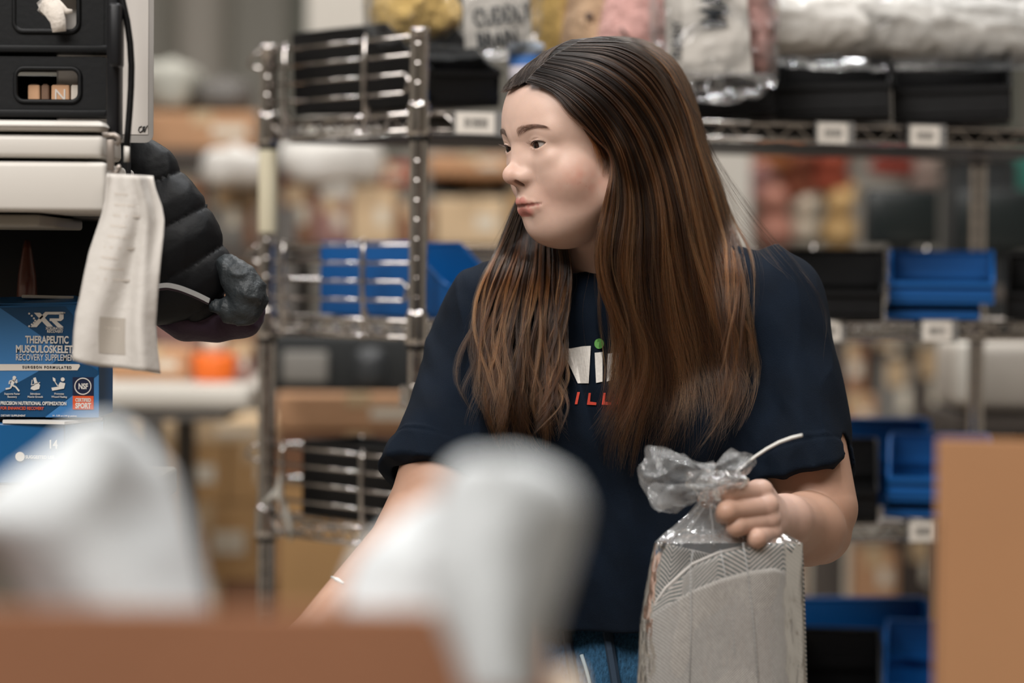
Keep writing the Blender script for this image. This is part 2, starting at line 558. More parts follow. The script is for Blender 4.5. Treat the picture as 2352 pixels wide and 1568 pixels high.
def _front(x, z):
    y = np.linspace(.110, .04, 281)
    d = head_sdf(np.stack([np.full(281, x), y, np.full(281, z)], 1).astype(np.float32), False)
    return float(y[int(np.argmax(d < 0))])
LIP_M = [((x, _front(x, z) + .0002, z), r) for x, z, r in ((0, -.0640, .0010), (.006, -.0642, .0011), (.012, -.0644, .0011), (.018, -.0642, .0010), (.023, -.0640, .0008), (.0265, -.0638, .0005))]
J = {k: np.array(P(*v)) for k, v in dict(
    neck_base=(1405, 695, 2.80), chest=(1430, 860, 2.78), belly=(1440, 1250, 2.76), hips=(1450, 1620, 2.78),
    sr=(1125, 775, 2.74), er=(970, 1215, 2.60), wr=(712, 1480, 2.44), hr=(605, 1590, 2.38),
    sl=(1768, 735, 2.76), el=(1880, 1208, 2.685), wl=(1806, 1194, 2.545)).items()}
FIST = dict(
    index=[((1746, 1130, 2.478), .0118), ((1676, 1133, 2.447), .0102), ((1660, 1137, 2.477), .0090), ((1692, 1145, 2.492), .0080)],
    middle=[((1758, 1163, 2.472), .0120), ((1670, 1174, 2.436), .0106), ((1662, 1184, 2.466), .0092), ((1697, 1186, 2.487), .0082)],
    ring=[((1764, 1194, 2.474), .0112), ((1692, 1209, 2.441), .0100), ((1684, 1216, 2.468), .0088), ((1713, 1216, 2.487), .0078)],
    pinky=[((1768, 1224, 2.476), .0100), ((1738, 1236, 2.446), .0096), ((1730, 1241, 2.466), .0084), ((1750, 1240, 2.484), .0072)])
THUMB = [((1780, 1186, 2.530), .014), ((1718, 1164, 2.525), .0125), ((1660, 1150, 2.500), .0108), ((1622, 1147, 2.478), .0090)]
FIST = {k: [(np.array(P(*c)), r) for c, r in v] for k, v in FIST.items()}
THUMB = [(np.array(P(*c)), r) for c, r in THUMB]
PALM = np.array(P(1752, 1188, 2.505))
# the other hand, reaching into the carton, fingers loosely bent
HAND_R = [[((605 + a, 1590 + b, 2.385), .0105), ((555 + a * 1.3, 1650 + b, 2.36), .0095), ((540 + a * 1.4, 1705 + b, 2.35), .0085), ((547 + a * 1.4, 1750 + b, 2.355), .0075)]
          for a, b in ((-40, -20), (-12, 0), (16, 14), (42, 26))]
HAND_R = [[(np.array(P(*c)), r) for c, r in f] for f in HAND_R]
def arm_l(p):
    d = cone(p, J['sl'], J['el'] + np.array([0, 0, .02]), .060, .0435)
    f = cone(p, J['el'] - np.array([0, 0, .006]), J['el'] * .62 + J['wl'] * .38 - np.array([0, 0, .005]), .0370, .0365)
    f = smin(f, cone(p, J['el'] * .62 + J['wl'] * .38 - np.array([0, 0, .005]), J['wl'], .0365, .0262), .02)
    return smin(d, f, .0035)
def fist(p):
    d = cone(p, J['wl'], PALM, .0262, .026)
    d = smin(d, cone(p, FIST['index'][0][0] + np.array([0, .016, -.004]), FIST['pinky'][0][0] + np.array([0, .016, .004]), .016, .014), .014)
    for k in FIST:
        d = smin(d, cone(p, PALM + np.array([.008, .012, 0]), FIST[k][0][0], .018, FIST[k][0][1]), .006)
    f = None
    for k in FIST:
        c = chain(p, FIST[k], .003)
        f = c if f is None else smin(f, c, .0012)
    d = smin(d, f, .0035)
    for k in FIST:                                   # knuckles
        d = smin(d, sph(p, FIST[k][0][0] + np.array([.002, -.003, .002]), FIST[k][0][1] * .92), .004)
    return smin(d, chain(p, THUMB, .004), .003)
def arm_r(p):
    d = cone(p, J['sr'], J['er'], .058, .043)
    d = smin(d, cone(p, J['er'], J['wr'], .042, .027), .02)
    d = smin(d, cone(p, J['wr'], J['hr'], .025, .027), .01)
    f = None
    for c in HAND_R:
        k = chain(p, [(J['wr'] * .4 + J['hr'] * .6, .014)] + c, .003)
        f = k if f is None else smin(f, k, .0015)
    return smin(d, f, .006)
def torso_core(p):
    d = cone(p, J['neck_base'] + np.array([0, 0, -.02]), J['chest'], .06, .085)
    d = smin(d, cone(p, J['sl'], J['neck_base'] + np.array([.0, .0, -.05]), .054, .055), .03)
    return smin(d, cone(p, J['sr'], J['neck_base'] + np.array([0, .0, -.05]), .052, .055), .03)
NECK_A = from_head((0, -.024, -.055))
def skin_sdf(p):
    d = head_sdf(to_head(p))
    d = smin(d, cone(p, NECK_A, J['neck_base'], .052, .058), .016)
    # tendon that runs from behind the ear to the pit of the neck
    d = smin(d, cone(p, from_head((-.045, -.018, -.07)), J['neck_base'] + np.array([-.03, -.05, 0]), .012, .009), .02)
    return d
def body_sdf(p):
    out = np.full(len(p), 1.0, np.float32)
    def grp(c, R, fn):
        d = ln(p - np.asarray(c, p.dtype)) - R
        i = np.nonzero(d < .03)[0]
        v = d + .02
        if len(i): v[i] = fn(p[i])
        return v
    out = grp(HO + np.array([0.0, 0, -.02]), .23, skin_sdf)
    out = smin(out, grp(J['chest'] * .5 + J['neck_base'] * .5, .30, torso_core), .02)
    out = smin(out, grp((J['sl'] + J['el']) / 2, .26, arm_l), .02)
    out = smin(out, grp((J['sr'] + J['hr']) / 2, .36, arm_r), .02)
    return smin(out, grp(PALM, .12, fist), .008)

# ------------------------------------------------------------------ T-shirt and jeans
SLV_L = (J['sl'] + np.array([-.014, .0, .012]), np.array(P(1842, 1098, 2.695)))
SLV_R = (J['sr'] + np.array([.012, 0, .012]), np.array(P(1012, 1108, 2.645)))
def torso_shape(p):
    q = p.astype(np.float32)
    d = ell(q, np.array(P(1432, 900, 2.80)), (.168, .112, .24))
    d = smin(d, ell(q, np.array(P(1440, 1330, 2.77)), (.150, .118, .22)), .06)
    # shoulders and trapezius
    d = smin(d, cone(q, J['sl'] + np.array([-.02, 0, .0]), J['neck_base'] + np.array([.035, .0, -.055]), .066, .070), .03)
    d = smin(d, cone(q, J['sr'] + np.array([.02, 0, .0]), J['neck_base'] + np.array([-.035, 0, -.055]), .064, .070), .03)
    # bust
    for px in (1300, 1560):
        d = smin(d, ell(q, np.array(P(px, 985, 2.70)), (.062, .055, .062)), .05)
    return d
def shirt_sdf(p):
    # folds first: drapes that hang from the shoulders and run across the sleeves
    w = p * np.array([1, 1, 1], p.dtype)
    n1 = noise3(np.stack([w[:, 0] * 26 + w[:, 2] * 7, w[:, 1] * 9, w[:, 2] * 6 - w[:, 0] * 5], 1))
    n2 = noise3(np.stack([w[:, 0] * 60 + w[:, 2] * 34, w[:, 1] * 22, w[:, 2] * 18], 1) + 9.3)
    fold = .0075 * (1 - np.abs(n1) * 2.2) + .0020 * n2
    t = torso_shape(p)
    def sleeve(ax0, ax1, r0, r):
        """tapered tube cut square at the cuff, hollow inside, with a stitched hem band"""
        u = (ax1 - ax0) / np.linalg.norm(ax1 - ax0)
        s = (p - ax1.astype(p.dtype)) @ u.astype(p.dtype)
        d = cone(p, ax0, ax1 + u * .03, r0, r)
        d = smax(d, s, .003)
        d = smin(d, np.maximum(np.abs(s + .013) - .0105, cone(p, ax0, ax1 + u * .03, r0 + .0008, r + .0008)), .0025)
        d = d + .0012 * np.exp(-((s + .0255) / .0018) ** 2)
        return smax(d, -cone(p, ax1 - u * .015, ax1 + u * .1, r - .006, r - .006), .002)
    L = sleeve(SLV_L[0], SLV_L[1], .068, .064)
    R = sleeve(SLV_R[0], SLV_R[1], .066, .066)
    d = smin(smin(t, L, .035), R, .035) - fold
    # armpit creases
    for a, b in ((P(1725, 1010, 2.64), P(1830, 760, 2.665)), (P(1745, 1060, 2.65), P(1790, 880, 2.64)), (P(1105, 1000, 2.64), P(1110, 800, 2.655))):
        d = smax(d, -cone(p, np.array(a), np.array(b), .005, .002), .012)
    # neckline
    nb = J['neck_base'] + np.array([-.010, -.012, .012])
    d = smax(d, -cone(p, nb + np.array([.0, .02, -.03]), nb + np.array([-.02, -.02, .09]), .060, .075), .006)
    # bottom hem
    zb = float(P(1440, 1452, 2.66).z)
    d = smax(d, zb - p[:, 2], .004)
    return d
def jeans_sdf(p):
    hip = J['hips']
    zc = float(P(1440, 1425, 2.66).z)
    d = ell(p, hip, (.165, .118, .16))
    floor = 0.0
    for s in (-1, 1):
        k = np.array([hip[0] + s * .085, hip[1] - .01, .50]); a = np.array([hip[0] + s * .095, hip[1] + .01, .07])
        d = smin(d, cone(p, hip + np.array([s * .075, 0, -.05]), k, .092, .066), .03)
        d = smin(d, cone(p, k, a, .066, .052), .02)
    n = noise3(np.stack([p[:, 0] * 30, p[:, 1] * 30, p[:, 2] * 14], 1))
    d = d - .0025 * n
    d = smax(d, p[:, 2] - zc, .004)
    return smax(d, .055 - p[:, 2], .004)
# ------------------------------------------------------------------ the woman: meshes
woman = thing('person', 'woman with long brown hair in a navy t-shirt looking sideways, clear bag in her fist', 'person', (J['hips'][0], J['hips'][1], 0))
def skin_colors(v):
    q = to_head(v)
    m = q.copy(); m[:, 0] = np.abs(m[:, 0])
    n = len(v)
    base = np.array(hexc(206, 174, 158)); tan = np.array(hexc(176, 138, 117))
    dh = np.linalg.norm(v - HO, axis=1)
    t = np.clip((dh - .16) / .12, 0, 1)[:, None]
    c = base * (1 - t) + tan * t
    fd = np.linalg.norm(v - PALM, axis=1)
    hnd = np.exp(-(fd / .065) ** 2)[:, None]
    c = c * (1 - hnd) + np.array(hexc(206, 174, 160)) * hnd
    nz = noise3(v * 90) * .5 + noise3(v * 260 + 3) * .5
    c = c * (1 + .035 * nz[:, None])
    def blend(c, w, col): return c * (1 - w[:, None]) + np.array(col) * w[:, None]
    # redness on the cheek, nose and chin, with small blemishes
    red = hexc(196, 138, 120)
    ck = np.exp(-(np.linalg.norm((m - [.060, .043, -.045]) / [.022, .026, .024], axis=1)) ** 2)
    c = blend(c, .8 * ck * (.65 + .5 * noise3(v * 140 + 7)), red)
    c = blend(c, .35 * np.exp(-(np.linalg.norm(m - [0, .100, -.030], axis=1) / .012) ** 2), red)
    c = blend(c, .25 * np.exp(-(np.linalg.norm(m - [.03, .07, -.055], axis=1) / .02) ** 2), red)
    spots = np.clip(noise3(v * 330 + 21) - .72, 0, 1) * 2.2 * np.clip(1 - np.linalg.norm(m - [.052, .05, -.055], axis=1) / .035, 0, 1)
    c = blend(c, np.clip(spots, 0, .6), hexc(168, 106, 88))
    # lips
    up, lo = chain(m, LIP_U, .003), chain(m, LIP_L, .003)
    c = blend(c, np.clip(1 - (up - .0002) / .0012, 0, 1) * .85, hexc(168, 100, 90))
    c = blend(c, np.clip(1 - (lo - .0002) / .0012, 0, 1) * .85, hexc(184, 106, 98))
    ml = chain(m, LIP_M, .002)
    c = blend(c, np.clip(1 - ml / .0016, 0, 1) * .55 * (np.minimum(up, lo) < .002), hexc(120, 64, 58))
    # eyelid rims and inner nostril
    e = m - [EYE_X, EYE_Y, 0]; re = np.linalg.norm(e, axis=1)
    c = blend(c, np.clip(1 - (re - .0128) / .0009, 0, 1) * .7, hexc(70, 44, 38))
    c = blend(c, np.exp(-(np.linalg.norm((m - [.0078, .0895, -.0372]) / [.0046, .0072, .0050], axis=1)) ** 4) * .8, hexc(96, 48, 42))
    # brow tint under the short hairs
    b = brow_w(m)
    c = blend(c, b * .62, hexc(104, 76, 66))
    # scalp under the hair
    s = scalp_w(q)
    c = blend(c, s, hexc(40, 28, 24))
    return c
def brow_w(m):
    t = np.clip((m[:, 0] - .0115) / .038, -.2, 1.2)
    zc = .0145 + .0060 * np.sin(np.clip(t, 0, 1) * 2.2) - .0015 * np.clip(t, 0, 1) ** 3
    hw = .0042 * (1 - .75 * np.clip(t, 0, 1) ** 1.6)
    w = np.clip(1.4 - np.abs(m[:, 2] - zc) / hw, 0, 1) * np.clip((t + .02) / .06, 0, 1) * np.clip((1.05 - t) / .1, 0, 1)
    return w * (m[:, 1] > .03)
HL_Y = [-.2, -.03, .0, .018, .030, .044, .058, .070, .080, .2]
HL_Z = [-.085, -.075, -.050, -.008, .014, .036, .053, .062, .067, .073]
def scalp_w(q):
    return np.clip((q[:, 2] - np.interp(q[:, 1], HL_Y, HL_Z)) / .006 + .5, 0, 1) * (np.linalg.norm(q, axis=1) < .16)
def skin_material():
    m = mat('skin', hexc(212, 176, 154), rough=.48, spec=.42, sss=.18)
    nt = m.node_tree
    at = nt.nodes.new('ShaderNodeAttribute'); at.attribute_name = 'tint'
    b = nt.nodes['Principled BSDF']
    nt.links.new(at.outputs['Color'], b.inputs['Base Color'])
    n = nt.nodes.new('ShaderNodeTexNoise'); n.inputs['Scale'].default_value = 900; n.inputs['Detail'].default_value = 3
    tc = nt.nodes.new('ShaderNodeTexCoord'); nt.links.new(tc.outputs['Object'], n.inputs['Vector'])
    bp = nt.nodes.new('ShaderNodeBump'); bp.inputs['Strength'].default_value = .05; bp.inputs['Distance'].default_value = .002
    nt.links.new(n.outputs['Fac'], bp.inputs['Height']); nt.links.new(bp.outputs[0], b.inputs['Normal'])
    return m
SKIN = skin_material()
_lo = np.minimum.reduce([J['er'], J['hr'], PALM, HO]) - np.array([.14, .16, .14])
_hi = np.maximum.reduce([J['sl'], J['el'], HO]) + np.array([.12, .14, .16])
BV, BQ = surface_net(body_sdf, _lo, _hi, .00128)
np_mesh('body', BV, BQ, SKIN, woman, {'tint': skin_colors(BV)})

# eyes: white, iris and pupil coloured by angle from the line of sight
def eye_material():
    m = mat('eye', (.8, .8, .8), rough=.08, spec=.6)
    nt = m.node_tree; b = nt.nodes['Principled BSDF']
    at = nt.nodes.new('ShaderNodeAttribute'); at.attribute_name = 'tint'
    nt.links.new(at.outputs['Color'], b.inputs['Base Color'])
    return m
EYE = eye_material()
for s in (-1, 1):
    c = from_head((s * EYE_X, EYE_Y, 0))
    g = np.array([.06, 1, -.12]); g /= np.linalg.norm(g)
    n, k = 48, 40
    vs, cs, fs = [], [], []
    fr = np.array(V3(g).to_track_quat('Z', 'Y').to_matrix())
    for j in range(k + 1):
        a = PI * j / k * (.6 + .4 * j / k)
        for i in range(n):
            ph = 2 * PI * i / n
            r = .0122 + (.0009 * math.cos(a / .52 * PI / 2) if a < .52 else 0)
            vs.append(from_head(np.array([s * EYE_X, EYE_Y, 0]) + fr @ np.array([math.sin(a) * math.cos(ph), math.sin(a) * math.sin(ph), math.cos(a)]) * r))
            col = hexc(8, 6, 6) if a < .22 else hexc(42, 22, 16) if a < .51 else hexc(34, 22, 18) if a < .56 else hexc(172, 164, 160)
            cs.append(col)
    for j in range(k):
        for i in range(n):
            fs.append((j * n + i, j * n + (i + 1) % n, (j + 1) * n + (i + 1) % n, (j + 1) * n + i))
    np_mesh('eye', np.array(vs), np.array(fs), EYE, woman, {'tint': np.array(cs)}, label='dark brown eye')
def cloth_material(name, rgb, var, scale, bump, sheen=.15, rough=.85):
    m = mat(name, rgb, rough=rough, var=var, vscale=scale, bump=bump, bscale=1400, sheen=sheen, spec=.15)
    return m
NAVY = cloth_material('navy_cotton', hexc(8, 19, 32), .22, 22, .35, .0)
SV, SQ = surface_net(shirt_sdf, np.array([-.42, 2.40, .60]), np.array([.42, 2.98, 1.48]), .0027, margin=1.9)
shirt = np_mesh('t_shirt', SV, SQ, NAVY, woman)
DENIM = mat('denim', hexc(40, 76, 104), rough=.85, var=.45, vscale=420, bump=.4, bscale=900, spec=.2, stretch=(1, 1, .25))
JV, JQ = surface_net(jeans_sdf, np.array([-.20, 2.52, .0]), np.array([.46, 3.0, 1.02]), .006)
jeans = np_mesh('jeans', JV, JQ, DENIM, woman)
b = MB()
zc = float(P(1440, 1470, 2.66).z)
def wrap(x, z, off=.003):
    """point on the front of the jeans at height z"""
    y = np.linspace(2.5, 2.78, 160)
    d = jeans_sdf(np.stack([np.full(160, x), y, np.full(160, z)], 1).astype(np.float32))
    i = np.argmax(d < 0)
    return Vector((x, y[i] - off, z))
x0 = float(P(1337, 1500, 2.66).x)
b.tube([wrap(x0 + .012 * math.sin(k * .35), zc - .02 - k * .012) for k in range(14)], .0022, 8)
b.build('fly_seam', mat('denim_edge', hexc(150, 165, 172), .8), woman, True)
for sx in (1395, 1560, 1300):
    b = MB()
    xx = float(P(sx, 1500, 2.66).x)
    pts = [wrap(xx + .002 * k, zc + .01 - k * .012, .004) for k in range(8)]
    b.tube(pts, .0055, 6)
    b.build('belt_loop', mat('denim_dark', hexc(30, 48, 66), .85), woman)
SHOE = mat('shoe_leather', hexc(70, 70, 74), .6)
for s in (-1, 1):
    b = MB()
    x, y = J['hips'][0] + s * .095, J['hips'][1]
    prof = [(-.11, .035, .05), (-.06, .042, .085), (0, .043, .09), (.06, .045, .07), (.12, .045, .05), (.165, .03, .035)]
    b.grid(lambda u, v: Vector((x + math.cos(2 * PI * u) * np.interp(v, np.linspace(0, 1, 6), [p[1] for p in prof]),
                                y + .02 - np.interp(v, np.linspace(0, 1, 6), [p[0] for p in prof]),
                                .018 + max(-.016, math.sin(2 * PI * u) * np.interp(v, np.linspace(0, 1, 6), [p[2] for p in prof])))), 20, 15, True)
    b.build('shoe', SHOE, woman, True)
# printed logo on the chest: letters laid on the cloth
def on_shirt(px, py, off=.0018):
    ys = np.linspace(2.52, 2.76, 900)
    pts = Pn(px, py, ys).astype(np.float32)
    d = shirt_sdf(pts)
    i = int(np.argmax(d < off))
    return Vector(pts[i])
def print_patch(outline, name, m, n=6):
    """polygon in photo pixels, laid on the shirt front as a thin print"""
    bm = bmesh.new()
    vs = [bm.verts.new((x, y, 0)) for x, y in outline]
    f = bm.faces.new(vs)
    bmesh.ops.triangulate(bm, faces=[f])
    bmesh.ops.subdivide_edges(bm, edges=bm.edges[:], cuts=3, use_grid_fill=True)
    bmesh.ops.triangulate(bm, faces=bm.faces[:])
    pts = [on_shirt(v.co.x, v.co.y) for v in bm.verts]
    bm.verts.index_update()
    b = MB(); b.add(pts, [[v.index for v in fc.verts][::-1] for fc in bm.faces])
    bm.free()
    return b.build(name, m, shirt)
INK_W, INK_G, INK_R = mat('white_print', hexc(208, 204, 198), .8, var=.08, vscale=300), mat('green_print', hexc(92, 150, 74), .8), mat('red_print', hexc(196, 66, 48), .8)
print_patch([(1290, 800), (1311, 800), (1342, 850), (1338, 795), (1357, 794), (1352, 880), (1327, 880)], 'letter_v', INK_W)
print_patch([(1366, 810), (1384, 808), (1384, 876), (1369, 879)], 'letter_i', INK_W)
print_patch([(1376 + 11 * math.cos(a * PI / 9), 789 + 12 * math.sin(a * PI / 9)) for a in range(18)], 'green_dot', INK_G)
print_patch([(1396, 812), (1440, 806), (1440, 826), (1414, 830), (1408, 872), (1393, 876)], 'letter_r', INK_W)
for px in (1322, 1352, 1386, 1420):
    if px == 1322: pl = [(px + 4, 900), (px + 10, 900), (px + 4, 928), (px - 2, 928)]
    else: pl = [(px, 902), (px + 5, 902), (px + 3, 922), (px + 18, 924), (px + 17, 930), (px - 4, 929)]
    print_patch(pl, 'red_letter', INK_R)
# white strip standing in for a bright glint on the reaching arm
def on_arm(px, py):
    ys = np.linspace(2.36, 2.70, 700); d = arm_r(Pn(px, py, ys).astype(np.float32))
    return P(px, py, ys[int(np.argmin(d))] if d.min() > 0 else ys[int(np.argmax(d < 0))] - .0008)
x0 = next((x for x in range(700, 860, 2) if arm_r(Pn(x, 1331, np.linspace(2.36, 2.70, 300)).astype(np.float32)).min() < -.002), 745)
b = MB(); b.tube([on_arm(x0 - 2, 1325), on_arm(x0 + 10, 1331), on_arm(x0 + 24, 1339)], [.0014, .0022, .0012], 8)
b.build('wrist_glint', mat('glint_white', hexc(235, 235, 232), .3), woman, True, label='small white strip for a glint at the wrist')
# ------------------------------------------------------------------ hair: strands that drape over head, shoulders and chest
def drape_sdf(p):
    return np.minimum(skin_sdf(p), torso_shape(p) * .9)
SLV = (SLV_L, SLV_R)
def drape2(p):
    d = drape_sdf(p)
    d = smin(d, cone(p, SLV_L[0], SLV_L[1], .068, .064), .03)
    return smin(d, cone(p, SLV_R[0], SLV_R[1], .066, .066), .03)
def drape3(p):
    d = smin(torso_shape(p), cone(p, SLV_L[0], SLV_L[1], .068, .064), .03)
    d = smin(d, cone(p, NECK_A, J['neck_base'], .052, .058), .02)
    return smin(d, cone(p, SLV_R[0], SLV_R[1], .066, .066), .03)
def drop_on(px, py, off, fallback, fn=None):
    """nearest point on the sight line of each pixel that keeps clear of the body by off; fallback depth where there is none"""
    px, py, off, fallback = [np.asarray(a, float) for a in (px, py, off, fallback)]
    Y = np.full(len(px), 2.46)
    hit = np.zeros(len(px), bool)
    for _ in range(60):
        d = (fn or drape2)(Pn(px, py, Y).astype(np.float32)) - off
        hit |= d < .0012
        Y = np.where(hit, Y, Y + np.maximum(d * .75, .0006))
        if (hit | (Y > 3.0)).all(): break
    return np.where(hit & (Y < fallback), Y, fallback)
# guide strands in photo pixels, from the parting downwards; each ends with its fallback depth
NEAR = [
    ([(1208, 189), (1244, 201), (1277, 222), (1302, 256), (1338, 290), (1372, 325), (1399, 352), (1404, 392), (1394, 440), (1384, 485), (1375, 540), (1376, 610), (1394, 700), (1410, 780), (1412, 860), (1394, 935), (1352, 990)], 2.63),
    ([(1213, 180), (1258, 192), (1312, 226), (1360, 276), (1398, 335), (1416, 400), (1420, 470), (1410, 545), (1402, 620), (1418, 700), (1436, 780), (1440, 860), (1425, 940), (1405, 1010), (1400, 1080)], 2.63),
    ([(1222, 170), (1282, 186), (1345, 226), (1396, 284), (1432, 350), (1452, 425), (1458, 505), (1454, 585), (1456, 665), (1470, 740), (1490, 815), (1492, 890), (1478, 965), (1462, 1035), (1446, 1110)], 2.64),
    ([(1236, 156), (1310, 176), (1384, 224), (1440, 292), (1476, 370), (1498, 450), (1506, 535), (1508, 615), (1516, 695), (1530, 770), (1545, 845), (1552, 920), (1548, 985), (1532, 1050), (1512, 1105)], 2.65),
    ([(1254, 140), (1340, 160), (1422, 214), (1482, 292), (1520, 380), (1544, 470), (1556, 555), (1566, 635), (1580, 715), (1596, 790), (1610, 860), (1618, 920), (1612, 980), (1594, 1030), (1570, 1075)], 2.67),
    ([(1276, 124), (1376, 138), (1462, 194), (1522, 280), (1558, 375), (1582, 470), (1600, 560), (1618, 640), (1636, 715), (1652, 785), (1664, 850), (1666, 905), (1656, 960), (1636, 1010), (1610, 1050)], 2.69),
    ([(1300, 110), (1412, 116), (1498, 170), (1552, 262), (1584, 360), (1606, 450), (1628, 540), (1646, 615), (1658, 690), (1666, 760), (1674, 820), (1694, 880), (1680, 930), (1660, 975), (1640, 1010)], 2.72),
    ([(1326, 96), (1440, 100), (1526, 150), (1574, 240), (1602, 335), (1628, 430), (1652, 520), (1666, 592), (1672, 660), (1676, 720), (1694, 780), (1680, 840), (1670, 890), (1658, 935), (1642, 975)], 2.76),
    ([(1350, 88), (1458, 96), (1540, 146), (1584, 236), (1610, 332), (1640, 425), (1662, 514), (1680, 582), (1686, 645), (1688, 705), (1688, 765), (1696, 825), (1686, 870), (1676, 905), (1664, 940)], 2.80),
    ([(1376, 84), (1472, 90), (1552, 140), (1596, 230), (1622, 326), (1652, 420), (1670, 510), (1692, 576), (1702, 636), (1706, 690), (1706, 745), (1704, 795), (1712, 835), (1704, 865), (1696, 890)], 2.86),
]
FAR = [
    ([(1208, 188), (1194, 194), (1180, 201), (1169, 208), (1162, 214), (1158, 219)], 2.72),
    ([(1216, 174), (1194, 181), (1176, 190), (1165, 199), (1158, 207), (1154, 215)], 2.74),
    ([(1236, 153), (1208, 160), (1186, 172), (1171, 186), (1161, 199), (1154, 211)], 2.76),
    ([(1262, 132), (1236, 136), (1212, 148), (1196, 166), (1186, 186), (1180, 206)], 2.78),
    ([(1296, 110), (1272, 112), (1250, 120), (1232, 136), (1216, 160), (1206, 190)], 2.80),
    ([(1340, 92), (1318, 90), (1296, 98), (1276, 112), (1256, 136), (1240, 170)], 2.82),
]
FARLOW = [
    ([(1196, 440), (1172, 490), (1146, 560), (1112, 640), (1092, 710), (1082, 780), (1088, 850), (1096, 910), (1110, 970)], 2.76),
    ([(1206, 440), (1190, 500), (1170, 570), (1140, 650), (1120, 725), (1110, 800), (1114, 870), (1126, 940), (1140, 1000)], 2.77),
    ([(1216, 450), (1206, 520), (1192, 590), (1168, 670), (1152, 745), (1144, 820), (1148, 895), (1160, 965), (1172, 1030)], 2.78),
    ([(1228, 460), (1224, 530), (1216, 600), (1200, 680), (1188, 755), (1182, 830), (1188, 905), (1200, 975), (1212, 1045)], 2.78),
    ([(1244, 470), (1246, 540), (1242, 610), (1234, 690), (1226, 765), (1222, 840), (1226, 910), (1236, 980), (1244, 1045)], 2.78),
    ([(1262, 480), (1268, 550), (1272, 615), (1270, 690), (1266, 765), (1264, 840), (1266, 905), (1268, 970), (1262, 1030)], 2.78),
    ([(1280, 490), (1290, 555), (1298, 620), (1290, 690), (1280, 760), (1276, 825), (1272, 885), (1266, 940), (1262, 1000)], 2.77),
    ([(1296, 500), (1306, 565), (1312, 630), (1304, 695), (1296, 755), (1290, 815), (1284, 870), (1276, 920), (1268, 970)], 2.76),
]
def resample(c, n):
    c = np.asarray(c, float)
    s = np.concatenate([[0], np.cumsum(np.linalg.norm(np.diff(c, axis=0), axis=1))])
    t = np.linspace(0, s[-1], n)
    # smooth interpolation (Catmull-Rom) through the control points
    k = np.clip(np.searchsorted(s, t, side='right') - 1, 0, len(c) - 2)
    u = ((t - s[k]) / (s[k + 1] - s[k]))[:, None]
    p0, p1, p2, p3 = c[np.maximum(k - 1, 0)], c[k], c[k + 1], c[np.minimum(k + 2, len(c) - 1)]
    return .5 * (2 * p1 + (p2 - p0) * u + (2 * p0 - 5 * p1 + 4 * p2 - p3) * u ** 2 + (3 * p1 - p0 - 3 * p2 + p3) * u ** 3)
rng = np.random.default_rng(5)
STR, RAD, TONE = [], [], []
